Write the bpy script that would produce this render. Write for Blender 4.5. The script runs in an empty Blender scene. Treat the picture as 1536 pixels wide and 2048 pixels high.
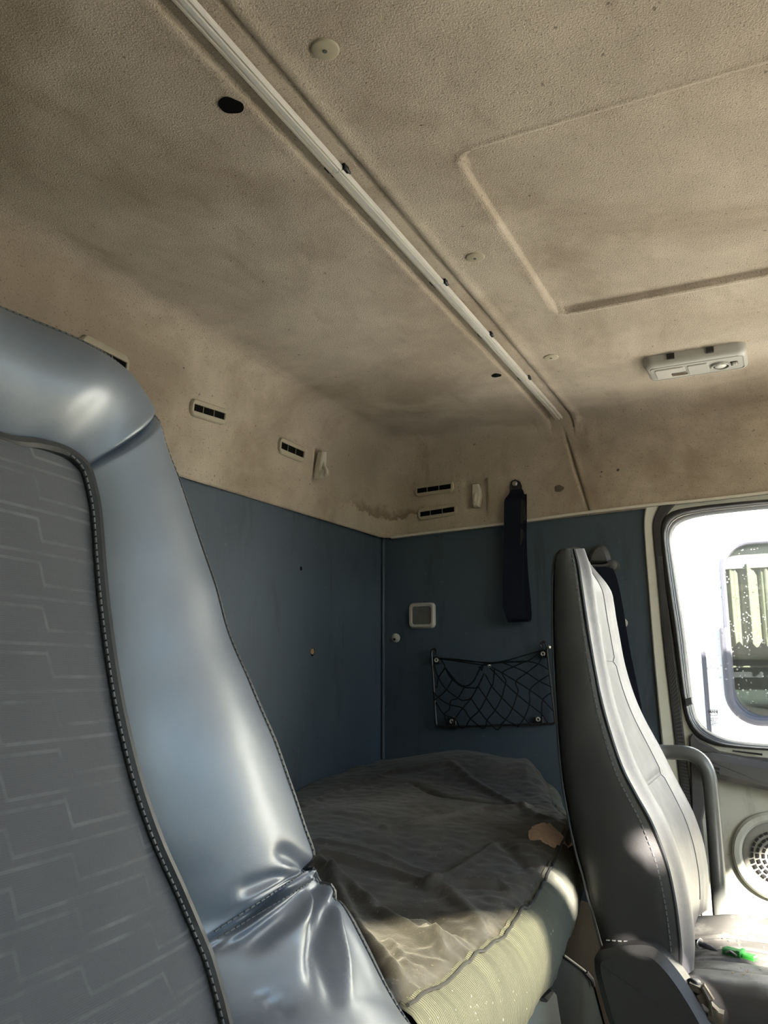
import bpy, bmesh, math, random
from math import sin, cos, pi, radians, sqrt, exp, atan2
from mathutils import Vector, Matrix, noise as mnoise
random.seed(7)
scene = bpy.context.scene
col = scene.collection

# ------------------------------------------------------------------ camera
F_PX, PITCH, YAW = 1620.0, 11.2, 26.1
CAM = Vector((0.0, 0.0, 1.15))
cam_data = bpy.data.cameras.new('camera')
cam_data.sensor_fit = 'VERTICAL'
cam_data.sensor_height = 36.0
cam_data.lens = 36.0 * F_PX / 2048.0
cam_data.clip_start = 0.02
cam = bpy.data.objects.new('camera', cam_data)
cam.location = CAM
cam.rotation_euler = (radians(90 + PITCH), 0, radians(YAW - 90))
col.objects.link(cam)
scene.camera = cam

# ------------------------------------------------------------------ sky, sun, exposure
SUN_DIR = Vector((1.2, 1.0, -0.75)).normalized()          # the way the sunlight travels
SUN_POWER, SKY_POWER, EXPOSURE = 44.0, 0.52, 0.90
world = bpy.data.worlds.new('world')
scene.world = world
world.use_nodes = True
wn = world.node_tree
wn.nodes.clear()
sky = wn.nodes.new('ShaderNodeTexSky')
sky.sky_type = 'NISHITA'
sky.sun_disc = False
sky.sun_elevation = math.asin(-SUN_DIR.z)
sky.sun_rotation = math.atan2(-SUN_DIR.x, -SUN_DIR.y)
sky.dust_density = 0.6
sky.ozone_density = 2.0
bgn = wn.nodes.new('ShaderNodeBackground')
bgn.inputs['Strength'].default_value = SKY_POWER
won = wn.nodes.new('ShaderNodeOutputWorld')
wn.links.new(sky.outputs[0], bgn.inputs[0])
wn.links.new(bgn.outputs[0], won.inputs[0])
sun_data = bpy.data.lights.new('sun', 'SUN')
sun_data.energy = SUN_POWER
sun_data.angle = radians(0.9)
sun_data.color = (1.0, 0.89, 0.78)
sun = bpy.data.objects.new('sun', sun_data)
sun.rotation_euler = SUN_DIR.to_track_quat('-Z', 'Y').to_euler()
sun.location = (-6, -5, 6)
col.objects.link(sun)


def portal(name, loc, direction, sx, sy):
    d = bpy.data.lights.new(name, 'AREA')
    d.shape = 'RECTANGLE'
    d.size, d.size_y = sx, sy
    d.cycles.is_portal = True
    o = bpy.data.objects.new(name, d)
    o.location = loc
    o.rotation_euler = Vector(direction).to_track_quat('-Z', 'Y').to_euler()
    col.objects.link(o)


scene.view_settings.view_transform = 'Standard'
scene.view_settings.look = 'None'
scene.view_settings.exposure = EXPOSURE
scene.view_settings.gamma = 1.0
scene.view_settings.use_curve_mapping = False
scene.cycles.use_denoising = True
scene.cycles.max_bounces = 10
scene.cycles.diffuse_bounces = 6
scene.cycles.transparent_max_bounces = 12
scene.cycles.sample_clamp_indirect = 8.0
scene.cycles.caustics_reflective = False
scene.cycles.caustics_refractive = False

# ------------------------------------------------------------------ pixel -> point on a plane of the cab
_p, _y = radians(PITCH), radians(YAW)
FW = Vector((cos(_y) * cos(_p), sin(_y) * cos(_p), sin(_p)))
RT = Vector((sin(_y), -cos(_y), 0))
UP = RT.cross(FW)
D = 2.2          # inner face of the passenger side (x)
R = 1.078        # inner face of the rear wall (y)
H = 1.845        # roof lining height
XW = -0.12       # driver side wall
YF = -1.33       # windscreen plane


def ray(px, py):
    return (FW * F_PX + RT * (px - 768) - UP * (py - 1024)).normalized()


def V(px, py, ax, val):
    r = ray(px, py)
    return CAM + r * ((val - CAM[ax]) / r[ax])


def proj(P):
    q = P - CAM
    f = q.dot(FW)
    return 768 + F_PX * q.dot(RT) / f, 1024 - F_PX * q.dot(UP) / f


def clamp(x, a=0.0, b=1.0):
    return max(a, min(b, x))


def smooth(a, b, x):
    t = clamp((x - a) / (b - a))
    return t * t * (3 - 2 * t)


def interp(tab, x):
    if x <= tab[0][0]:
        return tab[0][1]
    for (x0, y0), (x1, y1) in zip(tab, tab[1:]):
        if x <= x1:
            return y0 + (y1 - y0) * (x - x0) / (x1 - x0)
    return tab[-1][1]


def spline(pts, n):
    """Catmull-Rom through pts, n samples per interval"""
    P = [Vector(p) for p in pts]
    out = []
    for i in range(len(P) - 1):
        p0, p1, p2, p3 = P[max(i - 1, 0)], P[i], P[i + 1], P[min(i + 2, len(P) - 1)]
        for k in range(n):
            t = k / n
            out.append(0.5 * ((2 * p1) + (p2 - p0) * t + (2 * p0 - 5 * p1 + 4 * p2 - p3) * t * t
                              + (3 * p1 - p0 - 3 * p2 + p3) * t ** 3))
    out.append(P[-1])
    return out


# ------------------------------------------------------------------ materials
class NT:
    def __init__(self, name):
        self.m = bpy.data.materials.new(name)
        self.m.use_nodes = True
        self.t = self.m.node_tree
        self.b = self.t.nodes['Principled BSDF']

    def n(self, typ, **kw):
        nd = self.t.nodes.new(typ)
        for k, v in kw.items():
            setattr(nd, k, v)
        return nd

    def put(self, sock, v):
        if hasattr(v, 'is_linked') or isinstance(v, bpy.types.NodeSocket):
            self.t.links.new(v, sock)
        else:
            if isinstance(v, (tuple, list)) and len(v) == 3 and sock.type == 'RGBA':
                v = (*v, 1)
            sock.default_value = v

    def math(self, op, a, b=0.0, c=0.0):
        nd = self.n('ShaderNodeMath', operation=op)
        for i, v in enumerate((a, b, c)):
            self.put(nd.inputs[i], v)
        return nd.outputs[0]

    def coord(self, which='Object'):
        return self.n('ShaderNodeTexCoord').outputs[which]

    def mapped(self, scale, which='Object', rot=(0, 0, 0), loc=(0, 0, 0)):
        nd = self.n('ShaderNodeMapping')
        self.put(nd.inputs[0], self.coord(which))
        nd.inputs['Location'].default_value = loc
        nd.inputs['Rotation'].default_value = rot
        nd.inputs['Scale'].default_value = scale
        return nd.outputs[0]

    def noise(self, scale, detail=3.0, rough=0.55, vec=None, dist=0.0):
        nd = self.n('ShaderNodeTexNoise')
        self.put(nd.inputs['Vector'], vec if vec is not None else self.coord())
        nd.inputs['Scale'].default_value = scale
        nd.inputs['Detail'].default_value = detail
        nd.inputs['Roughness'].default_value = rough
        nd.inputs['Distortion'].default_value = dist
        return nd.outputs[0]

    def ramp(self, v, a, b):
        nd = self.n('ShaderNodeMapRange', interpolation_type='SMOOTHSTEP')
        self.put(nd.inputs[0], v)
        nd.inputs[1].default_value, nd.inputs[2].default_value = a, b
        return nd.outputs[0]

    def mix(self, f, a, b):
        nd = self.n('ShaderNodeMix', data_type='RGBA')
        self.put(nd.inputs[0], f)
        self.put(nd.inputs[6], a)
        self.put(nd.inputs[7], b)
        return nd.outputs[2]

    def xyz(self, vec=None):
        nd = self.n('ShaderNodeSeparateXYZ')
        self.put(nd.inputs[0], vec if vec is not None else self.coord())
        return nd.outputs

    def bump(self, h, strength=0.3, dist=0.001, normal=None):
        nd = self.n('ShaderNodeBump')
        self.put(nd.inputs['Height'], h)
        nd.inputs['Strength'].default_value = strength
        nd.inputs['Distance'].default_value = dist
        if normal is not None:
            self.put(nd.inputs['Normal'], normal)
        self.t.links.new(nd.outputs[0], self.b.inputs['Normal'])
        return nd.outputs[0]

    def set(self, color=None, rough=None, metal=None, spec=None, coat=None, coat_rough=None, sheen=None):
        for k, v in (('Base Color', color), ('Roughness', rough), ('Metallic', metal),
                     ('Specular IOR Level', spec), ('Coat Weight', coat), ('Coat Roughness', coat_rough),
                     ('Sheen Weight', sheen)):
            if v is not None:
                self.put(self.b.inputs[k], v)
        return self.m


def plain(name, color, rough=0.5, metal=0.0, var=0.15, scale=60, bump=0.0, spec=0.5):
    t = NT(name)
    f = t.noise(scale, 4)
    c2 = tuple(c * (1 - var) for c in color)
    c1 = tuple(min(1, c * (1 + var)) for c in color)
    t.set(t.mix(f, c2, c1), rough, metal, spec)
    if bump:
        t.bump(t.noise(scale * 6, 2), bump, 0.0006)
    return t.m


def mat_felt():
    t = NT('beige_felt_lining')
    o = t.coord()
    x, y, z = t.xyz(o)
    base = t.mix(t.ramp(t.noise(9, 4), .35, .7), (.465, .40, .315), (.55, .475, .375))
    # large brown stains, deepened over the driver side to paint in shade there
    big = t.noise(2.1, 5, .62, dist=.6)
    shade_zone = t.math('MULTIPLY', t.ramp(x, 1.6, .5), t.ramp(y, .1, .6))
    stain_shade = t.ramp(t.math('ADD', big, t.math('MULTIPLY', shade_zone, .10)), .44, .70)
    base = t.mix(t.math('MULTIPLY', stain_shade, .62), base, (.25, .185, .125))
    streak = t.noise(5, 4, .6, vec=t.mapped((1.0, 3.2, 1.0), rot=(0, 0, .5)))
    base = t.mix(t.math('MULTIPLY', t.ramp(streak, .54, .75), .38), base, (.24, .175, .12))
    # a tide line where water ran down the lining in the corner
    nz = t.noise(16, 5, .65)
    lvl = t.math('ADD', 1.565, t.math('MULTIPLY', nz, .095))
    dz = t.math('SUBTRACT', z, lvl)
    line = t.math('MULTIPLY', t.ramp(dz, -.004, .002), t.ramp(dz, .034, .0))
    corner = t.ramp(t.math('ADD', t.math('MULTIPLY', x, .8), y), 2.56, 2.72)
    base = t.mix(t.math('MULTIPLY', t.math('MULTIPLY', line, corner), .60), base, (.115, .062, .03))
    # mould spots
    sp = t.noise(330, 2, .5)
    base = t.mix(t.math('MULTIPLY', t.ramp(sp, .61, .70), .55), base, (.12, .085, .055))
    sp2 = t.noise(95, 1, .5)
    base = t.mix(t.math('MULTIPLY', t.ramp(sp2, .76, .80), .6), base, (.06, .04, .03))
    t.set(base, .95, spec=.15, sheen=.15)
    t.bump(t.noise(380, 3, .65), 1.0, .0024)
    return t.m


def mat_vinyl():
    t = NT('blue_grey_wall_vinyl')
    f = t.noise(5, 5, .6)
    c = t.mix(f, (.040, .060, .084), (.062, .088, .114))
    st = t.noise(7, 5, .65, vec=t.mapped((1.5, 1.5, .35)), dist=.8)
    c = t.mix(t.math('MULTIPLY', t.ramp(st, .52, .70), .65), c, (.026, .034, .04))
    sp = t.noise(34, 2, .5)
    c = t.mix(t.math('MULTIPLY', t.ramp(sp, .70, .76), .7), c, (.03, .034, .036))
    lt = t.noise(60, 3, .6)
    c = t.mix(t.math('MULTIPLY', t.ramp(lt, .68, .78), .3), c, (.20, .26, .30))
    t.set(c, .55, spec=.4)
    t.bump(t.noise(260, 2, .5), .25, .0006)
    return t.m


def mat_leather(name, c1, c2, rough, grain=.25, scale=520, dust=0.0, spec=.5, coat=0.0):
    t = NT(name)
    c = t.mix(t.noise(7, 4, .6), c1, c2)
    if dust:
        d = t.ramp(t.noise(14, 6, .65), .45, .72)
        if dust > .3:      # dust settles only on what faces up
            gz = t.xyz(t.n('ShaderNodeNewGeometry').outputs['Normal'])[2]
            d = t.math('MULTIPLY', t.math('ADD', d, .25), t.ramp(gz, .55, .9))
        c = t.mix(t.math('MULTIPLY', d, dust), c, (.34, .335, .33))
    r = t.math('ADD', t.math('MULTIPLY', t.noise(11, 5, .65), .16), rough - .08)
    t.set(c, r, spec=spec, coat=coat, coat_rough=.25)
    vo = t.n('ShaderNodeTexVoronoi', feature='DISTANCE_TO_EDGE')
    t.put(vo.inputs['Vector'], t.coord())
    vo.inputs['Scale'].default_value = scale
    h = t.math('ADD', t.math('MINIMUM', vo.outputs[0], .12), t.math('MULTIPLY', t.noise(40, 3), .25))
    t.bump(h, grain, .0012)
    return t.m


def mat_seat_fabric():
    """charcoal woven insert with printed stepped lines (uv in metres)"""
    t = NT('charcoal_patterned_seat_fabric')
    u, v, _ = t.xyz(t.coord('UV'))
    P, L = .0345, .125

    def stepline(off_u, off_v, drop):
        x = t.math('ADD', t.math('DIVIDE', u, L), off_u)
        fl = t.math('FLOOR', x)
        fr = t.math('FRACT', x)
        sm = t.ramp(fr, .472, .528)
        jog = t.math('MULTIPLY', sm, t.math('SUBTRACT', 1.0, sm))
        s = t.math('ADD', fl, sm)
        w = t.math('ADD', t.math('ADD', t.math('DIVIDE', v, P), off_v), t.math('MULTIPLY', s, drop))
        d = t.math('ABSOLUTE', t.math('SUBTRACT', t.math('FRACT', w), .5))
        wid = t.math('ADD', .040, t.math('MULTIPLY', jog, .75))
        return t.math('SUBTRACT', 1.0, t.ramp(t.math('DIVIDE', d, wid), .5, 1.3))
    a = stepline(0.0, 0.0, .5)
    b = stepline(.42, .30, .5)
    ln = t.math('MAXIMUM', a, b)
    fine = t.n('ShaderNodeTexWave', wave_type='BANDS', bands_direction='Y')
    t.put(fine.inputs['Vector'], t.coord('UV'))
    fine.inputs['Scale'].default_value = 210
    fine.inputs['Distortion'].default_value = 1.0
    base = t.mix(t.noise(10, 4), (.090, .095, .105), (.125, .128, .138))
    base = t.mix(t.math('MULTIPLY', fine.outputs[1], .35), base, (.075, .078, .085))
    base = t.mix(t.math('MULTIPLY', ln, t.ramp(t.noise(30, 3), .25, 1.0)), base, (.21, .215, .22))
    t.set(base, .85, spec=.3, sheen=.25)
    t.bump(t.math('ADD', fine.outputs[1], t.noise(500, 2)), .35, .0006)
    return t.m


def mat_cover():
    t = NT('dirty_black_quilt_cover')
    c = t.mix(t.noise(5, 6, .65), (.020, .020, .020), (.056, .054, .050))
    c = t.mix(t.math('MULTIPLY', t.ramp(t.noise(3.2, 6, .7, dist=.7), .5, .7), .6), c, (.11, .105, .095))
    sp = t.noise(140, 2)
    fr_ = t.noise(11, 7, .72, dist=1.2)
    c = t.mix(t.math('MULTIPLY', t.ramp(fr_, .5, .68), .45), c, (.12, .112, .10))
    c = t.mix(t.math('MULTIPLY', t.ramp(sp, .68, .76), .5), c, (.30, .27, .23))
    t.set(c, .52, spec=.6, sheen=.1)
    t.bump(t.math('ADD', t.noise(24, 5, .6, dist=.5), t.math('MULTIPLY', t.noise(300, 2), .3)), .5, .004)
    return t.m


def mat_ribbed():
    t = NT('ribbed_grey_mattress_border')
    w = t.n('ShaderNodeTexWave', wave_type='BANDS', bands_direction='X')
    t.put(w.inputs['Vector'], t.coord('UV'))
    w.inputs['Scale'].default_value = 95
    w.inputs['Distortion'].default_value = .6
    c = t.mix(t.noise(9, 5, .6), (.088, .094, .078), (.122, .128, .098))
    c = t.mix(t.math('MULTIPLY', w.outputs[1], .4), c, (.06, .063, .07))
    sp = t.noise(160, 2)
    c = t.mix(t.ramp(sp, .70, .78), c, (.55, .55, .5))
    t.set(c, .85, spec=.2)
    t.bump(w.outputs[1], .6, .0012)
    return t.m


def mat_glass(name, tint, dirt=0.0):
    t = NT(name)
    tr = t.n('ShaderNodeBsdfTransparent')
    tr.inputs[0].default_value = (*tint, 1)
    gl = t.n('ShaderNodeBsdfGlossy')
    gl.inputs['Roughness'].default_value = .02
    lw_ = t.n('ShaderNodeLayerWeight')
    lw_.inputs[0].default_value = .5
    fres = t.math('ADD', .045, t.math('MULTIPLY', t.math('POWER', lw_.outputs['Facing'], 5.0), .95))
    mx = t.n('ShaderNodeMixShader')
    t.t.links.new(fres, mx.inputs[0])
    t.t.links.new(tr.outputs[0], mx.inputs[1])
    t.t.links.new(gl.outputs[0], mx.inputs[2])
    out = t.t.nodes['Material Output']
    res = mx.outputs[0]
    if dirt:
        df = t.n('ShaderNodeBsdfDiffuse')
        df.inputs[0].default_value = (.8, .82, .8, 1)
        m2 = t.n('ShaderNodeMixShader')
        vo = t.n('ShaderNodeTexVoronoi')
        t.put(vo.inputs['Vector'], t.coord())
        vo.inputs['Scale'].default_value = 75
        drop = t.math('MULTIPLY', t.ramp(vo.outputs[0], .24, .15), t.ramp(t.noise(20, 2), .5, .6))
        t.put(m2.inputs[0], t.math('MULTIPLY', t.math('ADD', drop, .02), dirt))
        t.t.links.new(res, m2.inputs[1])
        t.t.links.new(df.outputs[0], m2.inputs[2])
        res = m2.outputs[0]
    t.t.links.new(res, out.inputs[0])
    return t.m


def mat_dirty_panel(name, c1, c2, dirt, rough=.55, spec=.4):
    t = NT(name)
    c = t.mix(t.noise(6, 5, .6), c1, c2)
    st = t.noise(5, 5, .65, vec=t.mapped((1, 1.6, .5)), dist=.7)
    c = t.mix(t.math('MULTIPLY', t.ramp(st, .54, .72), .55), c, dirt)
    sp = t.noise(45, 2)
    c = t.mix(t.math('MULTIPLY', t.ramp(sp, .70, .77), .5), c, dirt)
    t.set(c, rough, spec=spec)
    t.bump(t.noise(300, 2), .15, .0005)
    return t.m


def mat_ground():
    t = NT('pale_yard_concrete')
    c = t.mix(t.noise(.7, 6, .6), (.62, .59, .55), (.74, .705, .665))
    t.set(c, .9)
    return t.m


M = dict(
    dash=plain('light_grey_dash', (.42, .41, .385), .7, var=.1),
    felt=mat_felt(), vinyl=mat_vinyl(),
    bolster=mat_leather('worn_blue_black_leather', (.10, .135, .185), (.13, .17, .225), .47, .14, 620, dust=.08, spec=.5, coat=.3),
    piping=plain('dark_piping', (.035, .037, .04), .45, var=.2, bump=.2),
    fabric=mat_seat_fabric(),
    thread=plain('pale_thread', (.42, .42, .42), .8),
    darkthread=plain('grey_thread', (.16, .165, .17), .8),
    seatleather=mat_leather('black_grained_seat_leather', (.035, .036, .038), (.05, .051, .053), .42, .35, 430, spec=.5),
    seatfront=mat_leather('grey_black_seat_facing', (.085, .085, .098), (.12, .12, .135), .45, .18, 430, dust=.2, spec=.4),
    cushion=mat_leather('dusty_seat_cushion_leather', (.042, .041, .042), (.06, .058, .057), .5, .3, 380, dust=.6, spec=.35),
    cover=mat_cover(), ribbed=mat_ribbed(),
    torn=plain('torn_sunlit_foam', (.66, .50, .40), .9, var=.35, scale=90, bump=.6),  # torn foam, its tone paled to carry the sun spot lying there
    cream=mat_dirty_panel('cream_painted_metal', (.62, .64, .58), (.70, .70, .63), (.30, .28, .22), .45),
    door=mat_dirty_panel('grey_cream_door_panel', (.46, .47, .42), (.55, .555, .50), (.17, .155, .12), .5),
    rubber=plain('black_rubber_seal', (.028, .028, .03), .5, var=.25),
    plastic=plain('dark_grey_plastic', (.07, .072, .078), .42, var=.2, bump=.25),
    band=plain('dark_door_trim_plastic', (.085, .085, .09), .38, var=.2, bump=.25),
    black=plain('black_plastic', (.012, .012, .014), .4, var=.2),
    hole=plain('unlit_void', (.004, .004, .004), .9, var=.1),
    beigeplastic=plain('aged_beige_plastic', (.40, .355, .26), .5, var=.12, scale=25),
    hookplastic=plain('pale_hook_plastic', (.58, .55, .46), .4, var=.08, scale=20),
    eyelet=plain('bright_eyelet_metal', (.72, .72, .70), .4, .2, var=.1),
    lampplastic=plain('grey_lamp_plastic', (.40, .39, .35), .42, var=.08, scale=20),
    lamplens=plain('frosted_lamp_lens', (.55, .53, .48), .18, var=.2, scale=200, spec=.8),
    lampbright=plain('chrome_reflector', (.85, .85, .85), .12, 1.0, var=.05),
    alu=plain('brushed_aluminium', (.92, .89, .82), .28, .4, var=.06, scale=20),
    steel=plain('dull_steel', (.5, .49, .47), .35, 1.0, var=.2),
    webbing=plain('black_webbing', (.012, .014, .024), .85, var=.3, scale=300, bump=.5),
    cord=plain('black_net_cord', (.010, .011, .013), .7, var=.2),
    rail=plain('grey_painted_tube', (.10, .105, .105), .32, var=.12),
    rust=plain('rusty_foam', (.40, .22, .11), .95, var=.4, scale=200, bump=.6),
    greypad=plain('grey_insert_pad', (.10, .105, .10), .7, var=.35, scale=90),
    base=mat_dirty_panel('blue_grey_bunk_panel', (.036, .046, .05), (.052, .064, .067), (.03, .03, .027), .85, .08),
    brown=plain('dark_shade_sheet', (.03, .024, .017), .9, var=.3, spec=.05),
    flap=mat_dirty_panel('pale_mint_painted_flap', (.26, .31, .29), (.32, .37, .35), (.2, .2, .18), .4),
    green=plain('green_connector_plastic', (.03, .23, .05), .35, var=.2, spec=.6),
    greenb=plain('bright_green_plastic', (.05, .36, .06), .35, var=.1),
    dirty_metal=plain('dusty_mechanism_metal', (.13, .115, .09), .55, .6, var=.4, scale=120),
    crumb=plain('pale_crumbs', (.6, .5, .3), .9),
    speaker=plain('grey_speaker_grille', (.26, .255, .235), .6, var=.15, scale=150),
    vanwhite=plain('white_van_paint', (.66, .67, .68), .35, var=.03, scale=3),
    vanrubber=plain('grey_van_window_rubber', (.045, .045, .062), .6, var=.2),
    curtain=plain('pale_pleated_curtain', (.30, .30, .25), .9, var=.15, scale=12),
    vandark=plain('dark_van_interior', (.035, .05, .05), .8, var=.5, scale=6),
    glass=mat_glass('side_window_glass', (.95, .98, .96), .55),
    screen=mat_glass('tinted_windscreen_glass', (.93, .94, .905), 0.0),
    tinted=mat_glass('dark_tinted_side_glass', (.55, .545, .475), 0.0),
    blocker=plain('dark_blocker', (.05, .05, .045), .9, var=.4, scale=.6),
    vanglass=mat_glass('van_window_glass', (.66, .68, .66), .35),
    print=plain('grey_glass_print', (.06, .06, .06), .9),
    ground=mat_ground(),
    floor=plain('dusty_floor_mat', (.13, .12, .105), .8, var=.3),
    trim=plain('cream_trim_strip', (.56, .53, .46), .5, var=.1),
    stainmark=plain('grey_grease', (.10, .085, .07), .9),
)

M['bolster'].node_tree.nodes['Principled BSDF'].inputs['IOR'].default_value = 2.2
for k_ in ('hole', 'webbing', 'cord'):
    M[k_].node_tree.nodes['Principled BSDF'].inputs['Specular IOR Level'].default_value = .08

# ------------------------------------------------------------------ object helpers
ORIG = {}


def _org(parent):
    while parent is not None and parent.parent is not None:
        parent = parent.parent
    return Vector(parent.location) if parent is not None else Vector()


def build(name, verts, faces, mat, parent=None, smooth_=True, uvs=None, sharp=None, fix=True):
    o = _org(parent)
    me = bpy.data.meshes.new(name)
    me.from_pydata([tuple(Vector(v) - o) for v in verts], [], faces)
    if fix:
        bm = bmesh.new()
        bm.from_mesh(me)
        bmesh.ops.recalc_face_normals(bm, faces=bm.faces)
        bm.to_mesh(me)
        bm.free()
    if uvs:
        ul = me.uv_layers.new(name='UVMap')
        for lp in me.loops:
            ul.data[lp.index].uv = uvs[lp.vertex_index]
    me.materials.append(mat)
    if smooth_:
        for p in me.polygons:
            p.use_smooth = True
    if sharp is not None and smooth_:
        me.set_sharp_from_angle(angle=radians(sharp))
    ob = bpy.data.objects.new(name, me)
    col.objects.link(ob)
    if parent is not None:
        ob.parent = parent
    return ob


def thing(name, label, cat, loc, group=None):
    o = bpy.data.objects.new(name, None)
    o.empty_display_size = .05
    o.location = loc
    col.objects.link(o)
    return tag(o, label, cat, group)


def tag(o, label, cat, group=None):
    o['label'] = label
    o['category'] = cat
    if group:
        o['group'] = group
    return o


def struct(o):
    o['kind'] = 'structure'
    return o


def gridfaces(nr, nc, close=False, off=0):
    f = []
    for i in range(nr - 1):
        for j in range(nc if close else nc - 1):
            k = (j + 1) % nc
            f.append((off + i * nc + j, off + i * nc + k, off + (i + 1) * nc + k, off + (i + 1) * nc + j))
    return f


class MB:
    """collects shapes that make up one part"""

    def __init__(self):
        self.v, self.f = [], []

    def add(self, v, f):
        n = len(self.v)
        self.v += [Vector(p) for p in v]
        self.f += [tuple(i + n for i in q) for q in f]
        return self

    def box(self, a, b):
        a, b = Vector(a), Vector(b)
        v = [(x, y, z) for x in (a.x, b.x) for y in (a.y, b.y) for z in (a.z, b.z)]
        return self.add(v, [(0, 1, 3, 2), (4, 6, 7, 5), (0, 4, 5, 1), (2, 3, 7, 6), (0, 2, 6, 4), (1, 5, 7, 3)])

    def obox(self, c, ux, uy, uz):
        c, ux, uy, uz = map(Vector, (c, ux, uy, uz))
        v = [c + ux * i + uy * j + uz * k for i in (-1, 1) for j in (-1, 1) for k in (-1, 1)]
        return self.add(v, [(0, 1, 3, 2), (4, 6, 7, 5), (0, 4, 5, 1), (2, 3, 7, 6), (0, 2, 6, 4), (1, 5, 7, 3)])

    def tube(self, pts, r, n=8, closed=False, squash=None):
        P = [Vector(p) for p in pts]
        m = len(P)
        rr = r if isinstance(r, (list, tuple)) else [r] * m
        rings = []
        up = Vector((0.13, 0.07, 1))
        for i in range(m):
            if closed:
                d = P[(i + 1) % m] - P[i - 1]
            else:
                d = P[min(i + 1, m - 1)] - P[max(i - 1, 0)]
            if d.length < 1e-9:
                d = Vector((0, 0, 1))
            d.normalize()
            u = up - d * up.dot(d)
            if u.length < .2:
                u = Vector((1, 0.2, 0)) - d * Vector((1, .2, 0)).dot(d)
            u.normalize()
            up = u
            w = d.cross(u)
            rings += [P[i] + (u * cos(2 * pi * k / n) + w * sin(2 * pi * k / n)) * rr[i] for k in range(n)]
        f = gridfaces(m, n, True)
        if closed:
            f += [((m - 1) * n + k, (m - 1) * n + (k + 1) % n, (k + 1) % n, k) for k in range(n)]
        else:
            f += [tuple(range(n)), tuple((m - 1) * n + k for k in reversed(range(n)))]
        return self.add(rings, f)

    def disc(self, c, nrm, r, h, n=24, dome=0.0, bevel=.15):
        """a button: low cylinder with bevelled rim, rising along nrm"""
        c, nrm = Vector(c), Vector(nrm).normalized()
        u = nrm.orthogonal().normalized()
        w = nrm.cross(u)
        prof = [(r, 0), (r, h * .6), (r * (1 - bevel * .4), h * .9), (r * (1 - bevel), h), (r * .4, h + dome * .8), (r * .01, h + dome)]
        v = [c + (u * cos(2 * pi * k / n) + w * sin(2 * pi * k / n)) * a + nrm * b for a, b in prof for k in range(n)]
        f = gridfaces(len(prof), n, True)
        f += [tuple(range(n)), tuple(len(prof) * n - n + k for k in range(n))]
        return self.add(v, f)

    def ring(self, c, nrm, r0, r1, h, n=40, inner_h=None):
        c, nrm = Vector(c), Vector(nrm).normalized()
        u = nrm.orthogonal().normalized()
        w = nrm.cross(u)
        ih = h if inner_h is None else inner_h
        prof = [(r1, 0), (r1, h * .6), (r1 - (r1 - r0) * .25, h), (r0 + (r1 - r0) * .25, h), (r0, ih * .6), (r0, 0)]
        v = [c + (u * cos(2 * pi * k / n) + w * sin(2 * pi * k / n)) * a + nrm * b for a, b in prof for k in range(n)]
        return self.add(v, gridfaces(len(prof), n, True))

    def prism(self, poly, nrm, h, bevel=0.0):
        """polygon (3-D, planar) extruded along nrm, with a chamfer at the far face"""
        P = [Vector(p) for p in poly]
        nrm = Vector(nrm).normalized()
        n = len(P)
        c = sum(P, Vector()) / n
        lay = [P, [p + nrm * (h - bevel) for p in P]]
        if bevel:
            A = sum((P[k].cross(P[(k + 1) % n]) for k in range(n)), Vector())
            sg = 1 if A.dot(nrm) > 0 else -1
            top = []
            for i in range(n):
                e1 = (P[i] - P[i - 1]).normalized()
                e2 = (P[(i + 1) % n] - P[i]).normalized()
                inn = (nrm.cross(e1) + nrm.cross(e2)) * sg
                if inn.length < 1e-6:
                    inn = c - P[i]
                inn.normalize()
                top.append(P[i] + inn * bevel + nrm * h)
            lay.append(top)
        v = [p for L in lay for p in L]
        f = gridfaces(len(lay), n, True)
        f += [tuple(range(n)), tuple((len(lay) - 1) * n + k for k in range(n))]
        return self.add(v, f)

    def build(self, name, mat, parent=None, smooth_=True, sharp=40):
        return build(name, self.v, self.f, mat, parent, smooth_, None, sharp)


def rrect(c, ux, uy, w, h, r, n=5):
    """rounded rectangle outline around c"""
    c, ux, uy = Vector(c), Vector(ux).normalized(), Vector(uy).normalized()
    out = []
    for sx, sy, a0 in ((1, 1, 0), (-1, 1, 90), (-1, -1, 180), (1, -1, 270)):
        for k in range(n + 1):
            a = radians(a0 + 90 * k / n)
            out.append(c + ux * (sx * (w / 2 - r) + r * cos(a)) + uy * (sy * (h / 2 - r) + r * sin(a)))
    return out


def stitches(path, spacing, ln, w, nrm, name, mat, parent):
    """a row of thread stitches along a path (one part, far too small to pick apart)"""
    mb = MB()
    P = [Vector(p) for p in path]
    acc, nxt = 0.0, spacing * .5
    for a, b in zip(P, P[1:]):
        d = b - a
        L = d.length
        if L < 1e-9:
            continue
        d.normalize()
        while nxt < acc + L:
            c = a + d * (nxt - acc)
            nn = nrm(c) if callable(nrm) else Vector(nrm)
            s = d.cross(nn).normalized()
            mb.obox(c, d * ln / 2, s * w / 2, nn * w / 2)
            nxt += spacing
        acc += L
    o = mb.build(name, mat, parent, smooth_=False)
    o['kind'] = 'stuff'
    return o


# ------------------------------------------------------------------ setting: ceiling with its moulded lower edges
def z_rear(x):
    return 1.545 + .0125 * (x - 1.2)


def z_side(y):
    return 1.557 + .034 * (R - .04 - y) if y > 0 else 1.557 + .034 * (R - .04)


def seam_y(z):
    return .452 + (.508 - .452) * clamp((z - 1.58) / (1.82 - 1.58))


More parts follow.
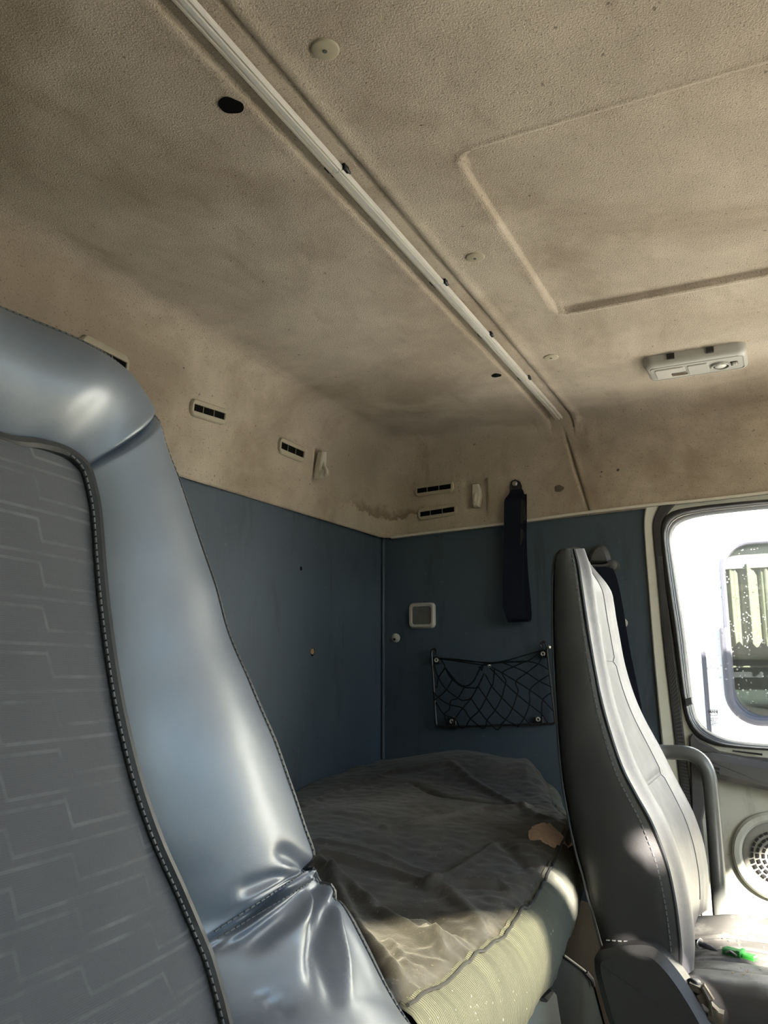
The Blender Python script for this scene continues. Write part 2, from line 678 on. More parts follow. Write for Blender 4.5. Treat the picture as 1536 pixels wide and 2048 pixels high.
def groove(eta):
    """height of the roof lining around the rail (eta = distance to the rear of it); + is up"""
    h = .0022 * (smooth(-.034, -.026, eta) - smooth(.028, .036, eta))
    h += .0075 * exp(-((eta + .029) / .0028) ** 2) + .0045 * exp(-((eta - .031) / .0032) ** 2)
    h -= .0040 * exp(-((eta + .043) / .010) ** 2) + .0012 * exp(-((eta - .044) / .008) ** 2)
    return h


def lean_side(y):
    return .022 + .10 * clamp((.46 - y) / .5)


def lean_rear(x):
    return .024


OFF_S, OFF_R = .24, .17


def prof(zb, lean, r, off_end):
    P = []
    P.append((-.004, zb - .004))
    P.append((.004, zb - .006))
    for k in range(27):
        f = k / 26
        P.append((.006 + (lean - .006) * f, zb + (H - r - zb) * f))
    for k in range(1, 13):
        a = pi / 2 * k / 12
        P.append((lean + r * (1 - cos(a)), H - r + r * sin(a)))
    e = lean + r
    for k in range(1, 4):
        P.append((e + (off_end - e) * k / 3, H))
    return P


NP = 2 + 27 + 12 + 3
cor_x, cor_y = 2.0, .9
yc_lean = lean_side(.8)
ceil_v, ceil_rows = [], None
side_ys = [.73 - .006 * k for k in range(0, 1)]
y = .86
ys = []
while y > YF:
    ys.append(y)
    if .44 < y < .52:
        y -= .0018
    elif .40 < y < .565:
        y -= .0035
    elif .70 < y < .84:
        y -= .005
    elif y > 0:
        y -= .015
    else:
        y -= .06
ys.append(YF)
nx = 330
PR = prof(1.556, .024, .062, OFF_R)
PS_c = prof(1.557, yc_lean, .055, OFF_S)
rows = []
for i in range(NP):
    offr, zr = PR[i]
    offs, zs = PS_c[i]
    rc = .045 + .06 * smooth(0, .8, i / (NP - 1))
    ye, xe = R - offr, D - offs
    row = []
    for j in range(nx + 1):
        x = XW + (xe - rc - XW) * j / nx
        p = prof(z_rear(x), lean_rear(x), .062, OFF_R)[i]
        yy, zz = R - p[0], p[1]
        # pocket behind the rear coat hook
        if zz < H - .062:
            k = smooth(1.752, 1.762, x) * (1 - smooth(1.856, 1.866, x)) * smooth(1.59, 1.66, zz) * (1 - smooth(1.72, 1.73, zz))
            yy += .010 * k
        row.append(Vector((x, yy, zz)))
    na = 14
    for k in range(1, na):
        a = pi / 2 * k / na
        t = k / na
        row.append(Vector((xe - rc + rc * sin(a), ye - rc + rc * cos(a), zr * (1 - t) + zs * t)))
    y0 = ye - rc
    for yb in ys:
        yy = y0 if yb == ys[0] else min(yb, y0 - .001 * ys.index(yb)) if yb > .75 else yb
        p = prof(z_side(yy), lean_side(yy), .055, OFF_S)[i]
        xx, zz = D - p[0], p[1]
        eta = yy - seam_y(zz)
        wf = smooth(1.74, H - .004, zz)
        d = exp(-((eta) / .0028) ** 2) * .012 * (1 - wf)
        d -= (exp(-((eta - .012) / .006) ** 2) + exp(-((eta + .012) / .006) ** 2)) * .0012 * (1 - wf)
        g = groove(yy - .508) * wf
        k = smooth(.735, .745, yy - .0 * zz) * (1 - smooth(.806, .813, yy)) * smooth(1.585, 1.64, zz) * (1 - smooth(1.700, 1.706, zz))
        row.append(Vector((xx + d + .012 * k, yy, zz + g)))
    rows.append(row)
NC = len(rows[0])
ceil_v = [p for r_ in rows for p in r_]
ceil_f = gridfaces(NP, NC)
# flat middle
xs, x = [], XW
while x < D - OFF_S:
    xs.append(x)
    x += .0018 if (.92 < x < .95 or 1.485 < x < 1.515) else .02
xs.append(D - OFF_S)
yy_, y = [], R - OFF_R
while y > YF:
    yy_.append(y)
    y -= .0028 if (.44 < y < .57) else (.0018 if .335 < y < .365 else .02)
yy_.append(YF)


def hatch(x, y):
    """pressed-in roof panel with rounded corners, recessed upwards"""
    cx, cy, hx, hy, r_ = (.935 + 1.498) / 2, (.352 - .62) / 2, (1.498 - .935) / 2, (.352 + .62) / 2, .035
    qx, qy = abs(x - cx) - hx + r_, abs(y - cy) - hy + r_
    d = sqrt(max(qx, 0) ** 2 + max(qy, 0) ** 2) + min(max(qx, qy), 0) - r_
    return .010 * (1 - smooth(-.0045, .0, d)) - .0015 * exp(-((d - .006) / .004) ** 2)


def ceil_z(x, y):
    return H + groove(y - .508) + hatch(x, y) + (.002 if x > D - OFF_S - .12 and y > R - OFF_R - .12 and (x - D + OFF_S + .105) + (y - R + OFF_R + .105) > .115 else 0)


base = len(ceil_v)
ceil_v += [Vector((x, y, ceil_z(x, y))) for y in yy_ for x in xs]
ceil_f += gridfaces(len(yy_), len(xs), off=base)
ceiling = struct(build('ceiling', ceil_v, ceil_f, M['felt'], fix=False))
sk = MB()
sk.box((XW - .06, YF - .05, H + .03), (D + .1, R + .1, H + .06))
roof = sk.build('roof_skin', M['cream'], ceiling, smooth_=False)

# walls -------------------------------------------------------------------
sb = MB()
sb.box((XW, R + .008, 0), (D + .05, R + .05, H + .03))
wall_rear = struct(sb.build('wall_rear', M['vinyl'], smooth_=False))
sb = MB()
YP = .302            # where the blue side panel meets the door pillar
sb.box((D + .004, YP, 0), (D + .05, R + .05, H + .03))
sb.box((D + .02, YF - .05, 1.60), (D + .05, YP, H + .03))
sb.box((D + .02, YF - .05, 0), (D + .05, -.80, 1.60))
wall_left = struct(sb.build('wall_left', M['vinyl'], smooth_=False))
# vertical bead in the corner between the blue panels
mb = MB()
mb.tube([(D - .001, R + .002, .86), (D - .001, R + .002, 1.556)], .005, 8)
struct(mb.build('trim_1', M['vinyl']))
# cream strip under the lining, along the side
mb = MB()
pth = [V(786, 1076, 0, D), V(900, 1062, 0, D), V(1010, 1049, 0, D), V(1180, 1026, 0, D), V(1300, 1012, 0, D), V(1400, 1003, 0, D), V(1536, 987, 0, D), V(1800, 957, 0, D)]
pth = [Vector((D - .006, p.y, p.z)) for p in pth]
for a, b in zip(pth, pth[1:]):
    d = (b - a)
    mb.obox((a + b) / 2, d * .5, Vector((.009, 0, 0)), Vector((0, 0, .0035)))
struct(mb.build('trim_2', M['trim'], smooth_=False))
mb = MB()
mb.obox(((XW + D) / 2, R + .003, 1.5475), ((D - XW) / 2, 0, .0143), (0, .006, 0), (0, 0, .002))
struct(mb.build('trim_3', M['black'], smooth_=False))

# driver side: panel with the door window opening
WIN_Y0, WIN_Y1, WIN_Z0, WIN_Z1 = -.76, -.40, .98, 1.64
def to_wall(P):
    return P - SUN_DIR * ((P.x - XW) / SUN_DIR.x)


def round_loop(pts, n=5):
    q = spline([Vector(p) for p in pts] + [Vector(pts[0])], n)
    return q[:-1]


loops = [[Vector((XW, YF - .05, 0)), Vector((XW, R + .05, 0)), Vector((XW, R + .05, H + .02)), Vector((XW, YF - .05, H + .02))],
         [Vector((XW, WIN_Y0, WIN_Z0)), Vector((XW, WIN_Y1, WIN_Z0)), Vector((XW, WIN_Y1, WIN_Z1 - .12)), Vector((XW, WIN_Y0, WIN_Z1))]]
# gaps added to the unseen wall, outlined to throw the sun spots
loops.append(round_loop([to_wall(V(*p, 0, 1.395)) for p in ((1262, 1668), (1278, 1658), (1298, 1668), (1316, 1696), (1324, 1726), (1316, 1732), (1296, 1712), (1272, 1694))]))
loops.append(round_loop([to_wall(V(*p, 1, .345)) for p in ((1116, 1730), (1126, 1732), (1138, 1758), (1149, 1796), (1150, 1822), (1141, 1818), (1129, 1776))]))
loops.append(round_loop([to_wall(V(*p, 0, 1.395)) for p in ((1362, 1914), (1378, 1914), (1408, 1938), (1430, 1985), (1438, 2030), (1430, 2034), (1418, 1990), (1390, 1948))]))
loops.append(round_loop([to_wall(V(*p, 0, 1.358)) for p in ((1262, 1876), (1285, 1876), (1302, 1892), (1285, 1897))]))
bm = bmesh.new()
for L in loops:
    vs_ = [bm.verts.new(p) for p in L]
    for a_, b_ in zip(vs_, vs_[1:] + vs_[:1]):
        bm.edges.new((a_, b_))
bmesh.ops.triangle_fill(bm, edges=bm.edges[:], use_beauty=True, use_dissolve=False, normal=(1, 0, 0))
ex = bmesh.ops.extrude_face_region(bm, geom=bm.faces[:])
bmesh.ops.translate(bm, verts=[g for g in ex['geom'] if isinstance(g, bmesh.types.BMVert)], vec=(-.004, 0, 0))
bm.verts.index_update()
wall_right = struct(build('wall_right', [v_.co.copy() for v_ in bm.verts], [tuple(v_.index for v_ in f_.verts) for f_ in bm.faces], M['door'], smooth_=False))
bm.free()
# front: windscreen opening above the dash
SC_Z0, SC_Z1, SC_X0, SC_X1 = 1.0, 1.83, -.11, 2.15
sb = MB()
sb.box((XW - .05, YF - .05, 0), (D + .05, YF, SC_Z0))
sb.box((XW - .05, YF - .05, SC_Z1), (D + .05, YF, H + .03))
sb.box((XW - .05, YF - .05, SC_Z0), (SC_X0, YF, SC_Z1))
sb.box((SC_X1, YF - .05, SC_Z0), (D + .05, YF, SC_Z1))
wall_front = struct(sb.build('wall_front', M['plastic'], smooth_=False))
mb = MB()
mb.prism([(XW, YF, .5), (XW, YF, .985), (XW, YF + .25, .97), (XW, YF + .40, .90), (XW, YF + .42, .5)], (1, 0, 0), D - XW)
mb.build('dash_top', M['dash'], wall_front)
mb = MB()
mb.box((SC_X0, YF - .03, SC_Z0), (SC_X1, YF - .024, SC_Z1))
struct(mb.build('window_2', M['screen'], smooth_=False))
mb = MB()
mb.box((XW - .014, WIN_Y0 - .03, WIN_Z0 - .03), (XW - .009, WIN_Y1 + .03, WIN_Z1 + .03))
struct(mb.build('window_3', M['tinted'], smooth_=False))
sb = MB()
sb.box((XW - .05, YF - .05, -.05), (D + .05, R + .05, 0))
struct(sb.build('floor', M['floor'], smooth_=False))
portal('portal_windscreen', ((SC_X0 + SC_X1) / 2, YF - .06, (SC_Z0 + SC_Z1) / 2), (0, 1, 0), SC_X1 - SC_X0, SC_Z1 - SC_Z0)
portal('portal_driver_window', (XW - .06, (WIN_Y0 + WIN_Y1) / 2, (WIN_Z0 + WIN_Z1) / 2), (1, 0, 0), WIN_Y1 - WIN_Y0, WIN_Z1 - WIN_Z0)
portal('portal_passenger_window', (D + .08, -.2, 1.25), (-1, 0, 0), .9, .62)

# ------------------------------------------------------------------ passenger door and its window
YM = -.20


def ploop(px, x):
    """pixel outline of the visible rear half of the window, mirrored to the front half"""
    h = [V(a, b, 0, x) for a, b in px]
    h = spline(h, 6)
    h = [p for p in h if p.y > YM + .02]
    return h + [Vector((p.x, 2 * YM - p.y, p.z)) for p in reversed(h)]


inner_px = [(1640, 1008), (1536, 1014), (1440, 1024), (1399, 1030), (1366, 1039), (1347, 1053), (1340, 1075), (1344, 1110), (1356, 1190), (1368, 1270),
            (1379, 1370), (1388, 1425), (1400, 1449), (1419, 1465), (1450, 1479), (1490, 1486), (1536, 1490), (1640, 1496)]
outer_px = [(1640, 995), (1536, 1000), (1440, 1009), (1390, 1015), (1352, 1022), (1332, 1035), (1322, 1062), (1325, 1110), (1335, 1190), (1347, 1270),
            (1360, 1370), (1369, 1425), (1380, 1455), (1398, 1475), (1432, 1490), (1480, 1496), (1536, 1500), (1640, 1506)]
li, lo = ploop(inner_px, D), ploop(outer_px, D)
n_ = min(len(li), len(lo))


def resample(P, n):
    L = [0]
    for a, b in zip(P, P[1:] + P[:1]):
        L.append(L[-1] + (b - a).length)
    out, k = [], 0
    Q = P + P[:1]
    for i in range(n):
        s = L[-1] * i / n
        while L[k + 1] < s:
            k += 1
        t = (s - L[k]) / max(1e-9, L[k + 1] - L[k])
        out.append(Q[k].lerp(Q[k + 1], t))
    return out


N = 160
li, lo = resample(li, N), resample(lo, N)
cen = sum(li, Vector()) / N


def closest(p, L):
    return min(L, key=lambda q: (q - p).length)


# door panel: strip from the window rubber out to a rectangle
door = struct(bpy.data.objects.new('door_1', None))
door.location = (D, YM, 0)
col.objects.link(door)
rect = []
Y0, Y1, Z0, Z1 = -.80, .262, .12, 1.60


def torect(p):
    d = p - cen
    s = 1e9
    if d.y > 1e-6: s = min(s, (Y1 - .0 - cen.y) / d.y)
    if d.y < -1e-6: s = min(s, (Y0 - cen.y) / d.y)
    if d.z > 1e-6: s = min(s, (Z1 - cen.z) / d.z)
    if d.z < -1e-6: s = min(s, (Z0 - cen.z) / d.z)
    return Vector((D, cen.y + d.y * s, cen.z + d.z * s))


xin = D - .004
v = [Vector((xin, p.y, p.z)) for p in lo] + [Vector((xin, torect(p).y, torect(p).z)) for p in lo] + [Vector((D + .03, torect(p).y, torect(p).z)) for p in lo]
build('door_skin', v, gridfaces(3, N, True), M['door'], door, sharp=30)
# window rubber
win = struct(bpy.data.objects.new('window_1', None))
win.location = (D, YM, 1.2)
col.objects.link(win)
v = []
for f, dx in ((-.12, 0), (0, -.010), (.12, -.014), (.40, -.015), (.52, -.012), (.60, -.004), (.75, .000), (.9, .004), (1.0, .016), (1.0, .03)):
    v += [Vector((D + dx, lo[i].y + (li[i].y - lo[i].y) * f, lo[i].z + (li[i].z - lo[i].z) * f)) for i in range(N)]
build('window_gasket', v, gridfaces(10, N, True), M['rubber'], win, sharp=50)
# thin bright lip on the rubber
mb = MB()
vis = [i for i in range(N)]
mb.tube([Vector((D - .003, lo[i].y + (li[i].y - lo[i].y) * .66, lo[i].z + (li[i].z - lo[i].z) * .66)) for i in vis], .0012, 6, closed=True)
mb.build('gasket_bead', M['steel'], win)
mb = MB()
mb.prism([Vector((D + .020, p.y, p.z)) for p in li], (1, 0, 0), .005)
mb.build('pane', M['glass'], win, smooth_=False)
# small clip on the rubber
mb = MB()
mb.prism([V(*p, 0, D - .012) for p in ((1369, 1398), (1384, 1394), (1387, 1408), (1373, 1413))], (-1, 0, 0), .010, .003)
mb.build('gasket_clip', M['plastic'], win)

# pillar strip, door seal, lip (outlines run down the pillar)
def strip(left, right, x, thick, name, mat, parent, ridged=False):
    a = spline([V(*p, 0, x) for p in left], 8)
    b = spline([V(*p, 0, x) for p in right], 8)
    n = len(a)
    v = [q for p in a for q in [p]] + []
    rows_ = []
    for i in range(n):
        d = b[i] - a[i]
        rows_ += [a[i] + Vector((thick, 0, 0)), a[i] + Vector((.0, 0, 0)), a[i] + d * .12 - Vector((.003, 0, 0)), a[i] + d * .88 - Vector((.003, 0, 0)), b[i], b[i] + Vector((thick, 0, 0))]
    return build(name, rows_, gridfaces(n, 6), mat, parent, sharp=35)


pil_l = [(1291, 1016), (1288, 1045), (1290, 1090), (1297, 1180), (1308, 1320), (1324, 1487), (1345, 1680), (1362, 1830)]
pil_m = [(1318, 1012), (1306, 1045), (1308, 1090), (1316, 1170), (1328, 1300), (1351, 1493), (1374, 1690), (1390, 1840)]
seal_r = [(1350, 1008), (1324, 1044), (1325, 1090), (1331, 1170), (1343, 1260), (1371, 1496), (1394, 1690), (1408, 1840)]
pil = struct(bpy.data.objects.new('wall_pillar', None))
pil.location = (D, .27, 0)
col.objects.link(pil)
strip(pil_l, pil_m, D - .004, .03, 'pillar_strip', M['cream'], pil)
sl = strip(pil_m, seal_r, D - .010, .03, 'door_seal', M['rubber'], pil)
# ribs of the door seal
a = spline([V(*p, 0, D - .0135) for p in pil_m], 30)
b = spline([V(*p, 0, D - .0135) for p in seal_r], 30)
mb = MB()
for i in range(70, len(a), 1):
    p, q = a[i], b[i]
    mb.obox((p + q) / 2 + (q - p) * .1, (q - p) * .30, Vector((.0012, 0, 0)), Vector((0, 0, .0012)))
o = mb.build('seal_ribs', M['plastic'], pil, smooth_=False)
o['kind'] = 'stuff'

# dark upper trim band of the door
def poly(px, x):
    return [V(a, b, 0, x) for a, b in px]


mb = MB()
mb.prism(poly([(1379, 1474), (1386, 1466), (1402, 1481), (1440, 1502), (1490, 1512), (1540, 1516), (1640, 1524), (1640, 1560), (1540, 1545), (1430, 1530), (1405, 1640), (1424, 1835), (1404, 1838), (1384, 1640)], D - .006), (-1, 0, 0), .012, .004)
mb.build('door_corner_trim', M['band'], door)
mb = MB()
bp = [(1397, 1507), (1405, 1502), (1440, 1506), (1536, 1522), (1700, 1545), (1700, 1625), (1536, 1577), (1470, 1563), (1425, 1552), (1412, 1545), (1402, 1525)]
mb.prism(poly(bp, D - .012), (-1, 0, 0), .05, .014)
mb.build('armrest_band', M['band'], door)
mb = MB()
for k in range(2):
    mb.prism(poly([(1418, 1531 + 8 * k), (1439, 1536 + 8 * k), (1439, 1540 + 8 * k), (1418, 1534 + 8 * k)], D - .060), (-1, 0, 0), .004, .001)
mb.build('armrest_slots', M['black'], door)
mb = MB()
mb.prism(poly([(1465, 1500), (1525, 1507), (1525, 1511), (1465, 1503)], D - .017), (-1, 0, 0), .003)
mb.build('sill_slot', M['black'], door)
# speaker
c = V(1556, 1712, 0, D - .006)
mb = MB()
mb.ring(c, (-1, 0, 0), .076, .098, .014, 48)
spk = mb.build('speaker_ring', M['door'], door)
mb = MB()
mb.disc(c, (-1, 0, 0), .078, .010, 40, .006, .1)
sg = mb.build('speaker_grille', M['speaker'], door)
mb = MB()
for rr in (.018, .030, .042, .054):
    for k in range(int(rr * 500)):
        a_ = 2 * pi * k / int(rr * 500)
        mb.obox(c + Vector((-.016, rr * cos(a_), rr * sin(a_))), (.001, 0, 0), Vector((0, -sin(a_), cos(a_))) * .0045, Vector((0, cos(a_), sin(a_))) * .0028)
o = mb.build('speaker_slots', M['black'], door, smooth_=False)
o['kind'] = 'stuff'
# printed glass marking (too small to read beyond its shapes)
def text_obj(txt, size, loc, name, parent, mat):
    cu = bpy.data.curves.new(name, 'FONT')
    cu.body = txt
    cu.size = size
    cu.extrude = .0002
    cu.offset = .00035
    cu.align_x = 'CENTER'
    tmp = bpy.data.objects.new('tmp', cu)
    col.objects.link(tmp)
    dg = bpy.context.evaluated_depsgraph_get()
    me = bpy.data.meshes.new_from_object(tmp.evaluated_get(dg))
    bpy.data.objects.remove(tmp)
    rot = Matrix(((0, 0, -1), (-1, 0, 0), (0, 1, 0)))      # text x -> -y, text y -> z
    vs = [Vector(loc) + rot @ v_.co for v_ in me.vertices]
    fs = [tuple(p.vertices) for p in me.polygons]
    bpy.data.meshes.remove(me)
    return build(name, vs, fs, mat, parent, smooth_=False)


pc = [V(1426, y_, 0, D + .0185) for y_ in (1426, 1431, 1437, 1440.5, 1443.5, 1446.5, 1449.5)]
text_obj('MAN', .0092, pc[0], 'glass_marking', win, M['print'])
mb = MB()
w_ = V(1419, 1426, 0, D + .018).y - V(1433, 1426, 0, D + .018).y
cc = V(1426, 1425, 0, D + .0185)
rr_ = rrect(cc, (0, 1, 0), (0, 0, 1), w_ * 1.25, .0125, .002)
mb.tube(rr_, .0006, 4, closed=True)
for i in range(2, 7):
    xx = -.5
    while xx < .5:
        ww = random.uniform(.05, .16)
        if random.random() < .78:
            mb.obox(pc[i] + Vector((0, -(xx + ww / 2) * w_ * 1.1, random.uniform(-.0003, .0003))), (.0002, 0, 0), (0, ww * w_ * .5, 0), (0, 0, random.uniform(.0009, .0013)))
        xx += ww + random.uniform(.02, .06)
o = mb.build('glass_small_print', M['print'], win, smooth_=False)
o['kind'] = 'stuff'

# ------------------------------------------------------------------ things on the roof
# aluminium curtain rail in its channel
RY = .508
rail = thing('curtain_rail', 'long bright aluminium curtain rail running across the stained roof lining', 'rail', (1.1, RY, H))


def rail_z(x):
    p = prof(z_side(RY), lean_side(RY), .055, OFF_S)
    return H - .004 if x < 2.07 else interp([(D - a_, b_) for a_, b_ in reversed(p[3:])], x) - .006


xs_r = [XW + .01 + k * .05 for k in range(44)]
xs_r = [x for x in xs_r if x < 2.05] + [2.06, 2.075, 2.09, 2.105, 2.12, 2.132]
secs = [(-.0098, .002), (-.0098, -.0035), (-.0072, -.0045), (-.0068, -.0005), (-.0040, -.0005), (-.0036, -.0055), (.0014, -.0055), (.0018, -.0005), (.0056, -.0005), (.0060, -.0045), (.0098, -.0035), (.0098, .002)]
breaks = [XW, .888, 1.262, 1.50, 1.745, 2.14]
bx = [.886, 1.262, 1.518, 1.80]
edges = [XW + .01] + bx + [2.134]
for a_, b_ in zip(edges, edges[1:]):
    xx = [x for x in xs_r if a_ + .003 < x < b_ - .003]
    xx = [a_ + .001] + xx + [b_ - .001]
    v, f = [], []
    for x in xx:
        v += [Vector((x, RY + s, rail_z(x) + t)) for s, t in secs]
    f = gridfaces(len(xx), len(secs), True)
    f += [tuple(range(len(secs))), tuple(len(v) - len(secs) + k for k in range(len(secs)))]
    build('rail_section', v, f, M['alu'], rail, smooth_=False)
for x in bx + [.44]:
    mb = MB()
    for s in (-1, 1):
        mb.obox((x - .006 * s, RY + .0108 * s, H - .002), (.006, 0, 0), (0, .0022, 0), (0, 0, .005))
        mb.tube([(x + .004, RY + .012 * s, H - .002), (x + .012, RY + .012 * s, H - .004), (x + .018, RY + .011 * s, H - .002)], .0022, 6)
    mb.build('rail_clip', M['black'], rail)

# beige plastic studs
for (px, py), lab in (((650, 98), 'large beige plastic stud in the roof lining nearest the camera'),
                      ((950, 514), 'beige plastic stud between the rail and the pressed roof panel'),
                      ((1102, 714), 'beige plastic stud near the far end of the rail, nearest the roof lamp')):
    p = V(px, py, 2, H)
    st = thing('lining_stud', lab, 'stud', p, 'plastic studs holding the roof lining')
    mb = MB()
    mb.disc(p + Vector((0, 0, .002)), (0, 0, -1), .0165, .0042, 28, .001, .12)
    mb.build('stud_head', M['beigeplastic'], st)
    mb = MB()
    mb.disc(p + Vector((0, 0, -.0028)), (0, 0, -1), .0028, .0012, 10)
    mb.build('stud_pin', M['greypad'], st)
# holes torn in the lining
def blob(c, u, w, nrm, ru, rw, rough, name, mat, parent, thick=.0012, n=26, seed=0):
    rnd = random.Random(seed)
    ph = [rnd.uniform(0, 6.28) for _ in range(4)]
    out = []
    for k in range(n):
        a_ = 2 * pi * k / n
        q = 1 + rough * (sin(2 * a_ + ph[0]) * .5 + sin(3 * a_ + ph[1]) * .3 + sin(5 * a_ + ph[2]) * .25)
        out.append(Vector(c) + Vector(u) * cos(a_) * ru * q + Vector(w) * sin(a_) * rw * q)
    mb = MB()
    mb.prism(out, nrm, thick)
    return mb.build(name, mat, parent)


for (px, py), s in (((462, 210), .0155), ((993, 750), .012)):
    p = V(px, py, 2, H)
    blob(p + Vector((0, 0, .001)), (0, 1, 0), (1, 0, 0), (0, 0, -1), s, s * .95, .12, 'lining_hole', M['hole'], ceiling, .0025, seed=int(px))

# roof lamp
LC = V(1392, 727, 2, H - .012)
a0, a1 = V(1292, 737, 2, H - .012), V(1496, 705, 2, H - .012)
lw = (a1 - a0).length
du = (a1 - a0).normalized()
dv = Vector((0, 0, 1)).cross(du)
if dv.x < 0:
    dv = -dv
lamp = thing('roof_lamp', 'grey plastic roof lamp with rectangular lens and round reading spot', 'lamp', LC + Vector((0, 0, .012)))
Ld = .116


def lring(w, d, z, r):
    return rrect(LC + Vector((0, 0, z)), du, dv, w, d, r, 6)


layers = [lring(lw, Ld, .014, .018), lring(lw, Ld, .0, .018), lring(lw * .985, Ld * .95, -.006, .017), lring(lw * .95, Ld * .84, -.011, .015), lring(lw * .92, Ld * .74, -.012, .013),
          lring(lw * .915, Ld * .72, -.010, .013), lring(lw * .90, Ld * .68, -.010, .012), lring(lw * .895, Ld * .66, -.0125, .012)]
n_l = len(layers[0])
v = [p for L in layers for p in L]
f = gridfaces(len(layers), n_l, True) + [tuple((len(layers) - 1) * n_l + k for k in range(n_l))]
build('lamp_housing', v, f, M['lampplastic'], lamp, sharp=40)
mb = MB()
lensc = LC + du * (-lw * .255) + Vector((0, 0, -.0125))
mb.prism(rrect(lensc, du, dv, lw * .30, Ld * .50, .005), (0, 0, -1), .003, .0012)
mb.build('lamp_lens', M['lamplens'], lamp)
mb = MB()
mb.prism(rrect(lensc + du * .018 + dv * .006 + Vector((0, 0, -.003)), du, dv, lw * .16, Ld * .17, .004), (0, 0, -1), .0012, .0005)
mb.build('lens_reflector', M['lampbright'], lamp)
mb = MB()
mb.prism(rrect(LC + du * (lw * .02) + Vector((0, 0, -.0125)), du, dv, lw * .20, Ld * .50, .005), (0, 0, -1), .0025, .001)
mb.build('blank_cover', M['lampplastic'], lamp)
sc_ = LC + du * (lw * .235) + Vector((0, 0, -.0125))
mb = MB()
mb.ring(sc_, (0, 0, -1), .016, .0215, .005, 32)
mb.build('reading_spot_ring', M['lampplastic'], lamp)
mb = MB()
mb.ring(sc_, (0, 0, -1), .0125, .0158, .003, 32)
mb.build('reading_spot_gap', M['black'], lamp)
mb = MB()
mb.disc(sc_, (0, 0, -1), .0125, .004, 24, .003)
mb.build('reading_spot_lens', M['lamplens'], lamp)
mb = MB()
mb.prism(rrect(LC + du * (lw * .365) + Vector((0, 0, -.0125)), du, dv, .016, .024, .004), (0, 0, -1), .0015, .0005)
mb.build('switch_well', M['black'], lamp)
mb = MB()
mb.prism(rrect(LC + du * (lw * .372) - dv * .002 + Vector((0, 0, -.0135)), du, dv, .011, .017, .003), (0, 0, -1), .005, .002)
mb.build('rocker_switch', M['lampplastic'], lamp)
for s in (-.22, .16):
    mb = MB()
    mb.obox(LC + du * (lw * s) - dv * (Ld * .5) + Vector((0, 0, .004)), du * .008, dv * .004, (0, 0, .006))
    mb.build('release_notch', M['black'], lamp, smooth_=False)


# ------------------------------------------------------------------ vents in the lining edge
def vent(c, ux, uz, nrm, w, h, lab):
    """flush plastic vent: rim, dark slot and two dividers"""
    t = thing('lining_vent', lab, 'vent', c, 'slotted vents in the lining edge')
    ux, uz, nrm = Vector(ux).normalized(), Vector(uz).normalized(), Vector(nrm).normalized()
    lay = [rrect(c, ux, uz, w, h, h * .38), rrect(c + nrm * .004, ux, uz, w * .985, h * .95, h * .36), rrect(c + nrm * .006, ux, uz, w * .95, h * .82, h * .3),
           rrect(c + nrm * .006, ux, uz, w * .87, h * .40, .0015), rrect(c + nrm * .0025, ux, uz, w * .86, h * .38, .0012)]
    n = len(lay[0])
    build('vent_rim', [p for L in lay for p in L], gridfaces(len(lay), n, True), M['beigeplastic'], t, sharp=35)
    mb = MB()
    mb.prism(rrect(c + nrm * .0005, ux, uz, w * .87, h * .40, .001), nrm, .0025)
    mb.build('vent_slot', M['hole'], t, smooth_=False)
    for s in (-.17, .13):
        mb = MB()
        mb.obox(c + nrm * .0038 + ux * (w * s), ux * .0005, uz * (h * .20), nrm * .0008)
        mb.build('vent_divider', M['beigeplastic'], t, smooth_=False)
    return t


def rear_y(z, x):
    p = prof(z_rear(x), lean_rear(x), .062, OFF_R)
    return R - interp([(b_, a_) for a_, b_ in p[2:41]], z)


def side_x(z, y):
    p = prof(z_side(y), lean_side(y), .055, OFF_S)
    return D - interp([(b_, a_) for a_, b_ in p[2:41]], z)


def on_rear(px, py):
    P = V(px, py, 1, R - .015)
    for _ in range(4):
        P = V(px, py, 1, rear_y(P.z, P.x))
    return P


def on_side(px, py):
    P = V(px, py, 0, D - .015)
    for _ in range(4):
        P = V(px, py, 0, side_x(P.z, P.y))
    return P


for (l, r_, top, bot), lab in ((((380, 813), (450, 835), (420, 801), (416, 839)), 'plastic vent in the rear lining edge just beyond the near seat'),
                               (((556, 889), (607, 911), (582, 880), (580, 917)), 'plastic vent in the rear lining edge beside the coat hook'),
                               (((158, 690), (254, 738), (230, 698), (216, 749)), 'plastic vent in the rear lining edge mostly hidden behind the near seat')):
    a_, b_ = on_rear(*l), on_rear(*r_)
    t_, u_ = on_rear(*top), on_rear(*bot)
    vent((a_ + b_) / 2, b_ - a_, (0, -.08, 1), (0, -1, -.06), (b_ - a_).length * 1.02, abs(t_.z - u_.z) * .92, lab)
for (l, r_, hh), lab in ((((830, 983), (908, 972), .040), 'upper of two stacked vents in the side lining near the corner'),
                         (((836, 1030), (915, 1018), .040), 'lower of two stacked vents in the side lining near the corner')):
    a_, b_ = on_side(*l), on_side(*r_)
    vent((a_ + b_) / 2, b_ - a_, (-.08, 0, 1), (-1, 0, -.06), (b_ - a_).length, hh * .92, lab)


